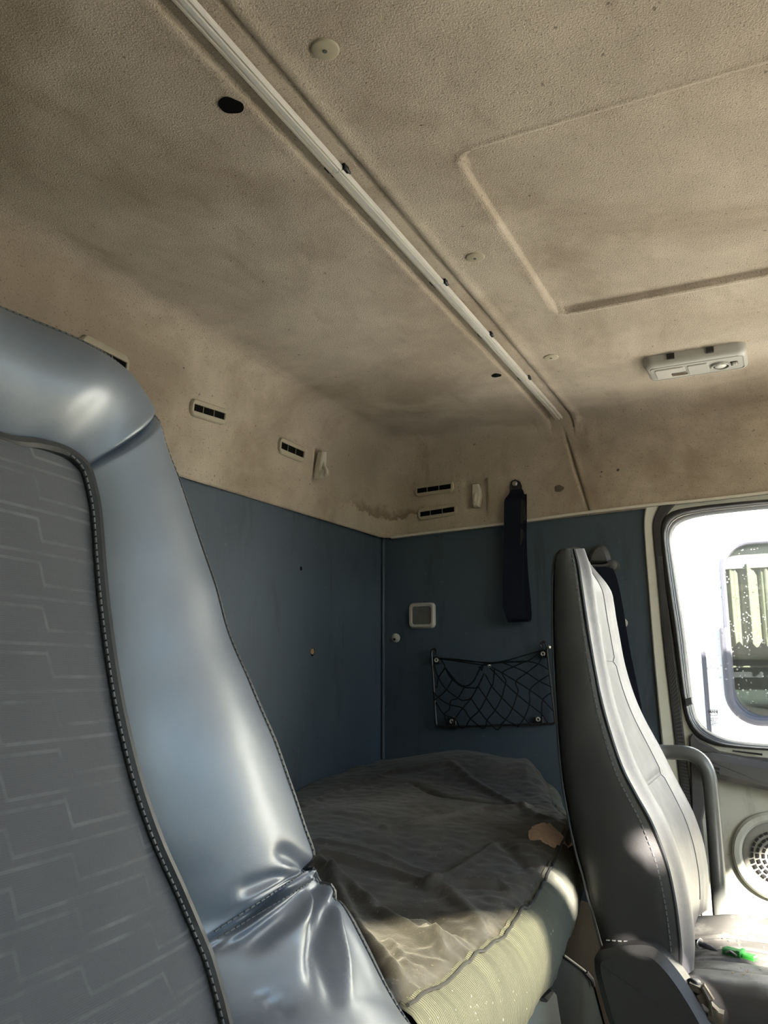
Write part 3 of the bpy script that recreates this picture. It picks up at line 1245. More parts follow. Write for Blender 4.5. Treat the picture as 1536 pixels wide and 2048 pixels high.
# coat hooks
def hook(c, ux, uz, nrm, lab, hgt):
    t = thing('coat_hook', lab, 'hook', c)
    ux, uz, nrm = Vector(ux).normalized(), Vector(uz).normalized(), Vector(nrm).normalized()
    pl = [(-.30, 1), (.20, 1), (.34, .6), (.42, .1), (.42, -.1), (.28, -.7), (.20, -1), (-.25, -1), (-.36, -.1), (-.36, .2)]
    mb = MB()
    mb.prism([c - nrm * .006 + ux * (a_ * hgt * .5) + uz * (b_ * hgt * .5) for a_, b_ in pl], nrm, .017, .003)
    mb.build('hook_plate', M['hookplastic'], t)
    mb = MB()
    P = [c + uz * (hgt * .1) + nrm * .006, c + uz * (hgt * -.10) + nrm * .015, c + uz * (hgt * -.28) + nrm * .023, c + uz * (hgt * -.40) + nrm * .020, c + uz * (hgt * -.34) + nrm * .026]
    mb.tube(spline(P, 4), .0055, 8)
    mb.build('hook_prong', M['hookplastic'], t)
    mb = MB()
    mb.disc(c + uz * (-hgt * .1) + nrm * .010, nrm, .0045, .002, 12)
    mb.build('hook_screw', M['black'], t)


hook(on_rear(636, 931) + Vector((0, -.006, 0)), (1, 0, .28), (.22, 0, 1), (0, -1, 0), 'beige plastic coat hook on the rear lining edge', .078)
hook(on_side(953, 991) + Vector((.004, 0, 0)), (0, -1, 0), (0, 0, 1), (-1, 0, 0), 'beige plastic coat hook recessed in the side lining beside the black strap', .068)
# screw heads and marks in the lining edge (part of the lining)
for px, py, s in ((800, 928, .004), (367, 736, .002), (1236, 940, .004), (1203, 944, .0025), (1118, 977, .012)):
    p = on_side(px, py) if px > 780 else on_rear(px, py)
    n_ = (-1, 0, 0) if px > 780 else (0, -1, 0)
    u_ = (0, 1, 0) if px > 780 else (1, 0, 0)
    blob(p + Vector(n_) * .0004, u_, (0, 0, 1), n_, s, s * .9, .2, 'lining_mark', M['stainmark'], ceiling, .0006, seed=px)

# ------------------------------------------------------------------ blue walls: holes, caps, ashtray
for (px, py), ru, mat in (((602, 1137), .0045, 'hole'), ((568, 1015), .004, 'rust'), ((625, 1304), .009, 'hole')):
    p = V(px, py, 1, R + .008)
    blob(p, (1, 0, 0), (0, 0, 1), (0, -1, 0), ru, ru * 1.15, .12, 'wall_hole', M[mat], wall_rear, .0008, seed=px)
p = V(624.5, 1303, 1, R + .007)
blob(p, (1, 0, 0), (0, 0, 1), (0, -1, 0), .0075, .008, .15, 'wall_hole_foam', M['rust'], wall_rear, .001, seed=3)


def cap(px, py, r_, lab, notch):
    c = V(px, py, 0, D + .004)
    t = thing('wall_button', lab, 'button', c)
    mb = MB()
    mb.disc(c, (-1, 0, 0), r_, .006, 26, .003)
    mb.build('cap_head', M['lampplastic'], t)
    if notch:
        mb = MB()
        mb.obox(c + Vector((-.009, .001, -.004)), (.001, 0, 0), (0, .0035, 0), (0, 0, .003))
        mb.build('cap_nick', M['black'], t)


cap(792, 1276, .0135, 'pale round button on the blue side wall below the square socket', True)
cap(1246, 1246, .0125, 'white round button on the blue side wall behind the seat belt', False)
c = V(845, 1231, 0, D + .004)
sw = thing('wall_socket', 'square grey framed pad set in the blue side wall', 'socket', c)
w0, h0 = .084, .076
lay = [rrect(c, (0, 1, 0), (0, 0, 1), w0, h0, .014), rrect(c + Vector((-.008, 0, 0)), (0, 1, 0), (0, 0, 1), w0 * .96, h0 * .95, .013), rrect(c + Vector((-.011, 0, 0)), (0, 1, 0), (0, 0, 1), w0 * .88, h0 * .86, .011),
       rrect(c + Vector((-.010, 0, 0)), (0, 1, 0), (0, 0, 1), w0 * .74, h0 * .70, .008), rrect(c + Vector((-.004, 0, 0)), (0, 1, 0), (0, 0, 1), w0 * .72, h0 * .68, .007)]
build('socket_frame', [p for L in lay for p in L], gridfaces(5, len(lay[0]), True), M['lampplastic'], sw, sharp=40)
mb = MB()
mb.prism(rrect(c, (0, 1, 0), (0, 0, 1), w0 * .74, h0 * .70, .007), (-1, 0, 0), .006, .001)
mb.build('socket_pad', M['greypad'], sw)

# ------------------------------------------------------------------ hanging strap
p0 = V(1031, 968, 0, D - .022)
hs = thing('bunk_strap', 'black webbing bunk strap looped down the side wall from a bolted plate', 'strap', p0)


def band_mesh(path, wid, thick, name, mat, parent, wdir):
    v, f = [], []
    for i, p in enumerate(path):
        w = Vector(wdir[i] if isinstance(wdir, list) else wdir)
        d = (path[min(i + 1, len(path) - 1)] - path[max(i - 1, 0)]).normalized()
        n = d.cross(w).normalized()
        W = wid[i] if isinstance(wid, list) else wid
        v += [p + w * (W / 2) + n * (thick / 2), p - w * (W / 2) + n * (thick / 2), p - w * (W / 2) - n * (thick / 2), p + w * (W / 2) - n * (thick / 2)]
    f = gridfaces(len(path), 4, True)
    f += [(0, 1, 2, 3), tuple(len(v) - 4 + k for k in (0, 1, 2, 3))]
    return build(name, v, f, mat, parent, sharp=40)


# mounting plate with rounded top
mb = MB()
P = [V(x_, y_, 0, D - .020) for x_, y_ in ((1020, 990), (1020, 972), (1023, 963), (1031, 959), (1040, 963), (1044, 972), (1044, 990))]
mb.prism(P, (-1, 0, 0), .006, .0015)
mb.build('anchor_plate', M['black'], hs)
mb = MB()
mb.disc(p0 + Vector((-.004, 0, 0)), (-1, 0, 0), .0085, .005, 6, .001)
mb.build('anchor_bolt', M['steel'], hs)
front = [(1034, 979, .026, .030), (1032, 990, .028, .048), (1029, 1002, .032, .060), (1028, 1050, .032, .058), (1027, 1120, .034, .058), (1026, 1180, .042, .058), (1028, 1215, .052, .060), (1034, 1235, .056, .060), (1037, 1243, .044, .060)]
path = [V(a_, b_, 0, D - d_) for a_, b_, d_, w_ in front]
wd = [w_ for *_, w_ in front]
band_mesh(spline(path, 5), [interp([(i * 5, w_) for i, w_ in enumerate(wd)], k) for k in range(len(spline(path, 5)))], .0025, 'strap_front', M['webbing'], hs, (0, 1, 0))
back = [(1037, 1243, .044), (1043, 1238, .022), (1042, 1205, .014), (1037, 1150, .014), (1034, 1090, .016), (1034, 1040, .020), (1034, 990, .022)]
path = spline([V(a_, b_, 0, D - d_) for a_, b_, d_ in back], 5)
band_mesh(path, .056, .0025, 'strap_back', M['webbing'], hs, (0, 1, 0))
mb = MB()
mb.prism([V(x_, y_, 0, D - .034) for x_, y_ in ((1042, 998), (1048, 1000), (1049, 1036), (1046, 1046), (1041, 1046))], (1, 0, 0), .016, .004)
mb.prism([V(x_, y_, 0, D - .034) for x_, y_ in ((1041, 1055), (1046, 1060), (1046, 1074), (1043, 1088), (1040, 1090))], (1, 0, 0), .016, .004)
mb.build('strap_buckle', M['black'], hs)

# ------------------------------------------------------------------ storage net on the side wall
NX = D - .012


def nc(x, y, depth=0.0):
    return V(840 + x / 5.297, 1260 + y / 5.297, 0, NX - depth)


net = thing('storage_net', 'black cord storage net on a wire frame screwed to the blue wall', 'net', nc(780, 1010))
fr = [(165, 255), (175, 225), (160, 202), (138, 202), (122, 225), (125, 300), (140, 500), (152, 700), (165, 900), (172, 985), (182, 1010), (205, 1021), (500, 1021), (900, 1008), (1250, 1000), (1390, 996), (1420, 985), (1432, 965), (1420, 850), (1385, 560), (1350, 230), (1335, 150), (1320, 128), (1295, 130), (1275, 160), (1295, 190)]
mb = MB()
mb.tube(spline([nc(a_, b_, .006) for a_, b_ in fr], 4), .0034, 8)
mb.build('wire_frame', M['black'], net)
for i, (a_, b_) in enumerate(((175, 318), (337, 968), (1252, 946), (1304, 252))):
    cc = nc(a_ - 12 if i == 0 else a_, b_ + (18 if i in (1, 2) else 0))
    mb = MB()
    mb.prism(rrect(cc + Vector((.010, 0, 0)), (0, 1, 0), (0, 0, 1), .026, .022 if i != 1 else .034, .004), (-1, 0, 0), .011, .002)
    mb.build('frame_clamp', M['black'], net)
    mb = MB()
    mb.ring(nc(a_, b_, .001), (-1, 0, 0), .0028, .0062, .004, 16)
    mb.build('clamp_eyelet', M['eyelet'], net)
mb = MB()
mb.disc(nc(1372, 182, .004), (-1, 0, 0), .0065, .007, 14, .003)
mb.build('end_screw', M['steel'], net)
mb = MB()
mb.disc(nc(735, 372, .012), (-1, 0, 0), .0055, .006, 12, .003)
mb.build('gather_bead', M['steel'], net)
cords = [
    [(200, 298), (400, 312), (650, 345), (720, 350), (900, 328), (1100, 270), (1300, 215)],
    [(200, 305), (420, 335), (650, 368), (740, 360), (950, 335), (1130, 335), (1300, 205)],
    [(210, 300), (450, 325), (700, 345), (900, 345), (1110, 332), (1250, 358), (1360, 420)],
    [(265, 395), (330, 480), (400, 560), (470, 595), (540, 570), (600, 480), (640, 390)],
    [(265, 400), (350, 520), (440, 592), (500, 590), (570, 540), (610, 450), (650, 395)],
    [(270, 400), (310, 490), (400, 575), (470, 605), (540, 612), (610, 600), (680, 460)],
    [(215, 310), (265, 395), (195, 500), (180, 605), (165, 600)],
    [(150, 370), (195, 510), (280, 630), (400, 720), (450, 745), (540, 720), (610, 600)],
    [(140, 650), (200, 720), (310, 790), (450, 828), (530, 935), (640, 1030), (680, 1040), (700, 1000)],
    [(170, 770), (250, 890), (370, 940), (420, 1030), (470, 1035)],
    [(265, 395), (195, 505)], [(340, 525), (280, 630), (190, 715), (150, 745)],
    [(470, 605), (400, 720), (325, 750), (310, 840), (260, 885), (275, 960), (280, 1020)],
    [(680, 460), (610, 600), (540, 725), (450, 828), (370, 940), (330, 1010)],
    [(540, 725), (625, 850), (710, 960), (790, 1040), (820, 1055), (850, 1030), (905, 950)],
    [(615, 600), (700, 720), (795, 850), (905, 950), (1020, 1010), (1040, 1025), (1060, 990)],
    [(690, 470), (760, 595), (860, 710), (980, 830), (1100, 930), (1180, 1015)],
    [(740, 400), (905, 570), (1030, 685), (1160, 790), (1290, 890), (1350, 985)],
    [(760, 395), (870, 455), (1010, 540), (1160, 635), (1300, 740), (1420, 870)],
    [(880, 350), (1000, 395), (1130, 455), (1260, 540), (1395, 605)],
    [(1110, 335), (980, 395), (900, 430), (870, 465), (910, 540), (890, 620), (865, 715), (795, 850), (705, 960), (710, 1020)],
    [(790, 410), (775, 560), (755, 600), (700, 720), (630, 850), (535, 940), (490, 1020)],
    [(1250, 360), (1130, 455), (1015, 545), (1040, 640), (1025, 690), (980, 830), (910, 945), (850, 1010)],
    [(1370, 475), (1260, 545), (1165, 635), (1160, 780), (1105, 930), (1050, 1015)],
    [(1385, 670), (1300, 740), (1290, 890), (1290, 1000)],
    [(1310, 270), (1255, 355)], [(640, 400), (655, 430), (665, 380), (700, 340)], [(620, 400), (680, 370), (740, 385), (700, 345)],
]
mb = MB()
for k, cpts in enumerate(cords):
    P = [nc(a_, b_, .008 + .010 * sin(pi * clamp((a_ - 150) / 1250)) + .0015 * (k % 3)) for a_, b_ in cpts]
    mb.tube(spline(P, 4), .0019, 5)
mb.build('net_cords', M['cord'], net)

# ------------------------------------------------------------------ seat belt at the door pillar
sbt = thing('seat_belt', 'black seat belt hanging behind the far seat from a rounded guide cover', 'seat belt', V(1208, 1125, 0, D))
mb = MB()
P = [V(x_, y_, 0, D + .003) for x_, y_ in ((1181, 1128), (1182, 1112), (1189, 1098), (1202, 1090), (1213, 1094), (1221, 1106), (1225, 1122), (1222, 1130))]
mb.prism(P, (-1, 0, 0), .030, .010)
mb.build('guide_cover', M['plastic'], sbt)
mb = MB()
mb.tube([V(1184, 1132, 0, D - .026), V(1205, 1131, 0, D - .03), V(1222, 1128, 0, D - .026)], .004, 8)
mb.build('guide_bar', M['plastic'], sbt)
mb = MB()
mb.disc(V(1228, 1133, 0, D + .003), (-1, 0, 0), .016, .030, 20, .004)
mb.build('guide_knob', M['plastic'], sbt)
path = [V(1207, 1134, 0, D - .028), V(1217, 1160, 0, D - .028), V(1228, 1215, 0, D - .03), V(1240, 1290, 0, D - .035), V(1256, 1370, 0, D - .04), V(1275, 1470, 0, D - .05), V(1300, 1600, 0, D - .06)]
path = spline(path, 5)
band_mesh(path, .046, .0025, 'belt_webbing', M['webbing'], sbt, (0, 1, .12))
path = spline([V(1376, 1500, 0, D - .012), V(1390, 1590, 0, D - .014), V(1402, 1690, 0, D - .016), V(1410, 1800, 0, D - .018)], 5)

# ------------------------------------------------------------------ bunk: base and mattress
bb = thing('bunk_box', 'blue grey panelled bunk base under the mattress', 'bunk', (1.1, .42, 0))
mb = MB()
mb.box((.0, .43, 0), (D - .02, R - .01, .655))
mb.build('base_box', M['base'], bb, smooth_=False)
mb = MB()
mb.prism([V(x_, y_, 1, .43) for x_, y_ in ((1100, 1885), (1130, 1911), (1173, 1943), (1187, 1975), (1215, 2080), (1230, 2080), (1230, 1830), (1160, 1800))], (0, -1, 0), .004)  # dark sheet standing in for the shade below the mattress
mb.build('underside_shade_sheet', M['brown'], bb, smooth_=False)
mb = MB()
mb.tube([V(1128, 1910, 1, .425), V(1172, 1943, 1, .425)], .0022, 6)
mb.build('panel_edge', M['trim'], bb)
mb = MB()
mb.tube([V(1172, 1943, 1, .424), V(1184, 1958, 1, .424), V(1187, 1972, 1, .424)], .004, 6)
mb.build('edge_cap', M['black'], bb)
mb = MB()
mb.prism([V(x_, y_, 1, .415) for x_, y_ in ((1000, 2120), (1000, 2040), (1065, 1990), (1094, 1978), (1100, 1985), (1112, 2060), (1118, 2120))], (0, -1, 0), .012, .003)
mb.build('locker_flap', M['flap'], bb)
mb = MB()
mb.prism([V(x_, y_, 1, .400) for x_, y_ in ((1072, 1992), (1088, 1976), (1095, 1981), (1082, 2003))], (0, -1, 0), .012, .003)
mb.build('flap_catch', M['black'], bb)

mat_t = thing('bunk_mattress', 'sagging dirty black covered bunk mattress with a ribbed grey front border', 'mattress', (1.1, .7, .72))
YFr = [(.70, .366), (1.08, .363), (1.25, .368), (1.447, .382), (1.645, .408), (1.78, .445), (1.9, .50), (2.2, .60)]
RIDGES = [  # creases in the cover: pixel polylines, height, half width
    ([(640, 1745), (740, 1795), (860, 1850), (960, 1862)], .012, .010), ([(660, 1760), (720, 1850), (800, 1925), (850, 1990)], .014, .010),
    ([(650, 1735), (780, 1745), (900, 1770), (990, 1830)], .010, .012), ([(855, 1765), (930, 1755), (1000, 1756), (1050, 1770)], .014, .008),
    ([(770, 1680), (850, 1665), (960, 1640), (1060, 1632)], .008, .010), ([(780, 1585), (900, 1580), (1000, 1610), (1080, 1650)], .008, .012),
    ([(600, 1640), (680, 1610), (760, 1590)], .007, .010), ([(880, 1745), (960, 1710), (1000, 1690)], .006, .006),
    ([(640, 1715), (760, 1720), (860, 1740)], .006, .010), ([(850, 1830), (890, 1870), (930, 1900)], .010, .006), ([(780, 1860), (830, 1930), (880, 1965)], .008, .006),
    ([(830, 1600), (900, 1620), (1000, 1625)], -.010, .012), ([(1000, 1690), (1060, 1730), (1100, 1745)], -.008, .012), ([(760, 1800), (860, 1800), (960, 1850)], -.010, .012),
]
RIDGES = [([V(a_, b_, 2, .850).to_2d() for a_, b_ in P], h_, w_) for P, h_, w_ in RIDGES]


def seg_d(p, a_, b_):
    d = b_ - a_
    t = clamp((p - a_).dot(d) / max(1e-9, d.length_squared))
    return (p - a_ - d * t).length


def mat_h(x, y, v):
    z = .832 + .036 * max(smooth(1.15, 1.65, x), smooth(.05, .7, v)) + .012 * smooth(.0, .5, v) * sin(pi * clamp(v)) + .030 * smooth(1.6, 2.1, x) * smooth(.2, .8, v) + .050 * smooth(1.9, 2.2, x) * smooth(1.0, .35, v) * smooth(-.02, .12, v)
    z += .010 * mnoise.noise(Vector((x * 3.1, y * 3.1, .3))) + .006 * mnoise.noise(Vector((x * 9, y * 9, 1.3)))
    p2 = Vector((x, y))
    for P, h_, w_ in RIDGES:
        d = min(seg_d(p2, a_, b_) for a_, b_ in zip(P, P[1:]))
        if d < w_ * 4:
            z += h_ * (exp(-(d / w_) ** 2)) * smooth(.0, .07, v)
    z += .0022 * mnoise.noise(Vector((x * 42, y * 42, 2.0))) * (1 + 2 * smooth(.15, 0, v))
    # gathers along the front seam
    z += .0022 * smooth(.13, 0, v) * mnoise.noise(Vector((x * 70, v * 9, 5.0)))
    return z - .010 * smooth(.06, 0, v) ** 2


nu, nv = 300, 110
v_, uv_ = [], []
for i in range(nv + 1):
    for j in range(nu + 1):
        x = .785 + (D - .004 - .785) * j / nu
        vv = (i / nv) ** 1.15
        yf = interp(YFr, x)
        y = yf + (R + .002 - yf) * vv
        v_.append(Vector((x, y, mat_h(x, y, vv))))
build('mattress_cover', v_, gridfaces(nv + 1, nu + 1), M['cover'], mat_t)
pf = [(.004, .002), (-.010, -.004), (-.022, -.014), (-.032, -.032), (-.038, -.055), (-.037, -.078), (-.030, -.098), (-.016, -.116), (.006, -.130), (.04, -.140), (.12, -.142), (.70, -.142)]
v2, uv2 = [], []
s_ = 0
for i, (dy, dz) in enumerate(pf):
    if i: s_ += sqrt((dy - pf[i - 1][0]) ** 2 + (dz - pf[i - 1][1]) ** 2)
    for j in range(nu + 1):
        x = .785 + (D - .004 - .785) * j / nu
        yf = interp(YFr, x)
        rip = .004 * mnoise.noise(Vector((x * 11 + s_ * 25, s_ * 30, 7.0))) * smooth(0, .03, s_)
        z0 = mat_h(x, yf, 0)
        v2.append(Vector((x, min(yf + dy + rip, R), z0 + dz + rip * .5)))
        uv2.append((x, s_))
build('mattress_border', v2, gridfaces(len(pf), nu + 1), M['ribbed'], mat_t, uvs=uv2)
P = [Vector((x, interp(YFr, x) - .004, mat_h(x, interp(YFr, x), 0) + .001)) for x in [.79 + .01 * k for k in range(101)]]
mb = MB()
mb.tube(P, .0022, 6)
mb.build('border_seam', M['piping'], mat_t)
tp = V(1092, 1655, 2, .873)
mb = MB()
vv_, ff_ = [], []
for i in range(13):
    for j in range(13):
        a_, b_ = (i - 6) / 6, (j - 6) / 6
        x, y = tp.x + a_ * .075 + .03 * b_, tp.y + b_ * .045
        rr = sqrt(a_ * a_ + b_ * b_)
        yf = interp(YFr, x)
        vv_.append(Vector((x, y, mat_h(x, max(y, yf), clamp((y - yf) / (R - yf))) + .004 + .004 * mnoise.noise(Vector((x * 80, y * 80, 0))) - .012 * smooth(.6, 1.05, rr))))
build('torn_patch', vv_, gridfaces(13, 13), M['torn'], mat_t)

# ------------------------------------------------------------------ near (driver) seat: tall backrest seen from its front
YPROF = [(.60, .28), (.72, .30), (.835, .355), (.90, .41), (.958, .440), (1.03, .455), (1.187, .500), (1.346, .530), (1.42, .555), (1.46, .575)]


def yprof(z):
    return interp(YPROF, z)


def on_prof(px, py):
    r = ray(px, py)
    lo_, hi_ = .2, 2.0
    for _ in range(50):
        m_ = (lo_ + hi_) / 2
        P = CAM + r * m_
        if P.y < yprof(P.z): lo_ = m_
        else: hi_ = m_
    return CAM + r * lo_


XO = .72
seat = thing('driver_seat', 'near high backed seat with blue sheen leather bolster and patterned charcoal insert', 'seat', (.46, .45, .0))
rowsI = [(462, 2180), (446, 2100), (436, 2040), (418, 1970), (405, 1925), (398, 1905), (393, 1893), (375, 1850), (345, 1780), (300, 1680), (262, 1570), (232, 1450), (212, 1340), (196, 1220), (187, 1120),
         (180, 1030), (172, 985), (160, 943), (138, 918), (108, 902), (60, 890), (0, 883)]
rowsO = [(905, 2180), (850, 2100), (808, 2040), (760, 1960), (705, 1865), (655, 1790), (620, 1742), (624, 1712), (604, 1650), (578, 1570), (547, 1480), (500, 1370), (455, 1265), (425, 1165), (390, 1065),
         (352, 960), (330, 905), (303, 825), (272, 778), (235, 735), (150, 680), (0, 618)]
SEAM_LOW, SEAM_HEAD = 6, 17
I3 = [on_prof(*p) for p in rowsI]
O3 = []
for k, p in enumerate(rowsO):
    if k <= 18: O3.append(V(*p, 0, interp([(735, .565), (780, .590), (905, .605), (1265, .668), (1712, .737), (1800, .75), (2180, .775)], p[1])))
    elif k == 19: O3.append(V(*p, 2, 1.445))
    elif k == 20: O3.append(V(*p, 2, 1.445))
    else: O3.append(V(*p, 2, 1.446))
XC = .366
# close the loop over the top: add a centre row, then mirror
topI, topO = Vector((XC, I3[-1].y, I3[-1].z + .002)), Vector((XC, O3[-1].y + .002, O3[-1].z + .001))
while I3[-1].x < XC + .02 or O3[-1].x < XC + .02:
    I3.pop(); O3.pop()
I3.append(topI); O3.append(topO)
NI = len(I3)
mir = lambda p: Vector((2 * XC - p.x, p.y, p.z))
SUB = 10
Ir, Or = spline(I3, SUB), spline(O3, SUB)
NRW = len(Ir)
CRE = [  # creases in the leather: pixel polyline, depth(+ridge/-valley), width px, fades from the first point
    ([(622, 1728), (590, 1712), (545, 1690)], -.012, 15), ([(622, 1745), (585, 1742), (540, 1737)], .006, 9), ([(615, 1740), (560, 1750), (500, 1775), (470, 1800)], -.007, 14),
    ([(618, 1746), (560, 1775), (500, 1810), (470, 1842)], .007, 9), ([(615, 1752), (555, 1790), (500, 1830), (450, 1870)], -.008, 9),
    ([(618, 1762), (570, 1800), (500, 1850), (440, 1890)], .006, 7), ([(612, 1775), (570, 1815), (500, 1868), (410, 1915)], -.006, 8),
    ([(625, 1770), (580, 1830), (520, 1880), (470, 1900)], -.008, 16), ([(632, 1770), (610, 1830), (570, 1890)], .006, 14),
    ([(634, 1775), (637, 1850), (632, 1920), (628, 2010)], -.012, 16), ([(645, 1770), (668, 1830), (690, 1930), (705, 2040)], .008, 9),
    ([(660, 1800), (650, 1880), (660, 1960), (670, 2040)], -.007, 12), ([(655, 1775), (690, 1840), (735, 1930), (785, 2030)], .005, 8),
    ([(530, 1985), (560, 2010), (590, 2035)], -.005, 7), ([(402, 1918), (430, 1890), (480, 1865)], -.003, 6),
]
NS = 44


def bulge(s):
    # flat at the insert, full in the middle, rolling down to the outer seam
    return (sin(pi * s) ** .8) * (1 - .25 * s)


def frame_n(i):
    d = (Ir[min(i + 1, NRW - 1)] - Ir[max(i - 1, 0)])
    a_ = Or[i] - Ir[i]
    n = d.cross(a_)
    n.normalize()
    if n.y > 0: n = -n
    return n


def crease(P, fade=True):
    px, py = proj(P)
    if py < 1640: return 0.0
    q = Vector((px, py))
    h = 0.0
    for pts, a_, w_ in CRE:
        best, tt = 1e9, 0
        L = len(pts) - 1
        for k in range(L):
            A_, B_ = Vector(pts[k]), Vector(pts[k + 1])
            d = B_ - A_
            t = clamp((q - A_).dot(d) / d.length_squared)
            dd = (q - A_ - d * t).length
            if dd < best: best, tt = dd, (k + t) / L
        w2 = w_ * (.55 + .8 * tt)
        if best < 3 * w2:
            h += a_ * exp(-(best / w2) ** 2) * (1 - smooth(.55, 1.0, tt))
    return h


full_rows = []
for i in range(NRW):
    n = frame_n(i)
    rk = i / SUB
    row = []
    hb = .040 + .012 * smooth(SEAM_LOW, 0, rk) + .010 * smooth(16, 20, rk)
    pinch = exp(-((rk - SEAM_LOW) / .9) ** 2)
    for k in range(NS + 1):
        s = k / NS
        P = Ir[i].lerp(Or[i], s)
        h = hb * bulge(s) * (1 - .30 * pinch)
        for sk_, dep, wd_ in ((SEAM_HEAD, .010, .11), (SEAM_LOW, .006, .14)):
            h -= dep * exp(-((rk - sk_) / wd_) ** 2) * sin(pi * clamp(s * .9 + .08)) ** .5
        h += .0022 * mnoise.noise(P * 7) + .0008 * mnoise.noise(P * 20)
        P2 = P + n * h
        P2 = P2 + n * crease(P2)
        row.append(P2)
    # side panel turning back
    o_ = row[-1]
    side = Vector((.0, 1, .12)) if i < 15 * SUB else Vector((0, 1, .12)).lerp(Vector((0, 1, .25)), smooth(15 * SUB, NRW, i))
    out = (Or[i] - Ir[i]).normalized()
    for q, e in ((.008, .004), (.03, .006), (.09, .003), (.15, -.012), (.17, -.04)):
        row.append(o_ + side * q + out * e)
    full_rows.append(row)


def ribbon(i0, i1, name, mat, k0=0, k1=None, mirror_too=True):
    k1 = k1 if k1 is not None else len(full_rows[0])
    R1 = [r_[k0:k1] for r_ in full_rows[i0:i1 + 1]]
    v = [p for r_ in R1 for p in r_]
    w = k1 - k0
    f = gridfaces(len(R1), w)
    n0 = len(v)
    if mirror_too:
        v = v + [mir(p) for p in v]
        f = f + [tuple(reversed([n0 + q for q in fc])) for fc in f]
    return v, f


iL, iH = SEAM_LOW * SUB, SEAM_HEAD * SUB
for mr in (False, True):
    for nm, q0, q1 in (('lower_bolster', 0, iL), ('side_bolster', iL, iH)):
        v, f = ribbon(q0, q1, '', None, mirror_too=False)
        build(nm, [mir(p) for p in v] if mr else v, f, M['bolster'], seat)
v, f = ribbon(iH, NRW - 1, '', None)
build('head_bolster', v, f, M['bolster'], seat)
# back shell closing the seat
v, nB = [], 0
for i in range(0, NRW, 4):
    p = full_rows[i][-1]
    v += [p, Vector((XC, p.y + .02, p.z)), mir(p)]
    nB += 1
build('back_shell', v, gridfaces(nB, 3), M['seatleather'], seat)
# patterned insert
v, uv = [], []
nI = 40
zz = 0
prevP = None
acc = 0
idx = list(range(0, NRW, 2))
for i in idx:
    p = Ir[i]
    if prevP is not None: acc += (Vector((0, p.y, p.z)) - Vector((0, prevP.y, prevP.z))).length
    prevP = p
    hw = p.x - XC
    for k in range(nI + 1):
        t = k / nI * 2 - 1
        v.append(Vector((XC + hw * t, p.y - .006 * (1 - t * t) - .010 * (1 - abs(t)) ** .5 * smooth(0, .1, hw) * (1 - smooth(15, 19, i / SUB)) - .001, p.z)))
        uv.append((hw * t, acc))
build('fabric_insert', v, gridfaces(len(idx), nI + 1), M['fabric'], seat, uvs=uv)
mb = MB()
pp = [p + Vector((.002, -.005, .001)) for p in Ir[::2]]
pp = pp + [mir(p) for p in reversed(pp[:-1])]
mb.tube(pp, .0052, 8)
mb.build('insert_piping', M['piping'], seat)
stitches([p + Vector((-.0045, -.0085, 0)) for p in Ir], .0058, .0040, .0014, (0, -1, .3), 'insert_stitching', M['darkthread'], seat)
stitches([r_[NS - 2] + Vector((.001, -.0012, 0)) for r_ in full_rows], .0062, .0040, .0012, (0, -1, .3), 'edge_stitching', M['darkthread'], seat)
mb = MB()
mb.tube([r_[NS] + Vector((.0015, 0, 0)) for r_ in full_rows[::2]], .0028, 6)
mb.build('edge_piping', M['piping'], seat)
for off_, lo_k, hi_k in ((.5, 3, NS - 2), (-.55, 3, NS - 2)):
    i = int(iL + off_ * 5)
    stitches([p + Vector((0, -.0012, .0004)) for p in full_rows[i][lo_k:hi_k]], .0062, .0042, .0011, (0, -1, .3), 'seam_stitching', M['darkthread'], seat)
mb = MB()
mb.box((XC - .25, -.02, .40), (XC + .25, .24, .52))
mb.box((XC - .16, -.0, .0), (XC + .16, .22, .40))
mb.build('seat_cushion', M['cushion'], seat)

# ------------------------------------------------------------------ far (passenger) seat
ps = thing('passenger_seat', 'far high backed dark leather seat with grey facing beside the door', 'seat', (1.63, .05, 0))
XL = 1.40
sidef = [(1147, 1098), (1151, 1112), (1157, 1138), (1166, 1200), (1176, 1265), (1187, 1330), (1200, 1395), (1219, 1465), (1243, 1535), (1270, 1588), (1299, 1640), (1322, 1695), (1337, 1745), (1348, 1800), (1355, 1850), (1359, 1890), (1360, 1915), (1358, 1960)]
sider = [(1122, 1099), (1109, 1115), (1105, 1150), (1104, 1210), (1105, 1280), (1108, 1350), (1112, 1420), (1117, 1490), (1124, 1560), (1134, 1620), (1144, 1670), (1155, 1715), (1167, 1755), (1178, 1800), (1190, 1845), (1199, 1880), (1205, 1905), (1210, 1960)]
right = [(1172, 1100), (1198, 1122), (1214, 1160), (1226, 1220), (1236, 1275), (1247, 1330), (1264, 1385), (1286, 1435), (1318, 1492), (1352, 1560), (1382, 1618), (1400, 1668), (1409, 1710), (1413, 1745), (1413, 1775), (1410, 1800), (1402, 1850)]
SF = spline([V(*p, 0, XL) for p in sidef], 6)
SR = spline([V(*p, 0, XL) for p in sider], 6)
zmaxR = 1.366
# the far edge: at the same height as the near edge, on the plane of the far side
XRt = [(.60, 1.86), (.78, 1.86), (.92, 1.85), (1.0, 1.83), (1.08, 1.80), (1.17, 1.77), (1.28, 1.73), (1.36, 1.66)]
FAR = spline([V(*p, 0, interp(XRt, V(*p, 0, 1.80).z)) for p in right], 6)


def far_y(z):
    return interp(sorted([(p.z, p.y) for p in FAR]), z)


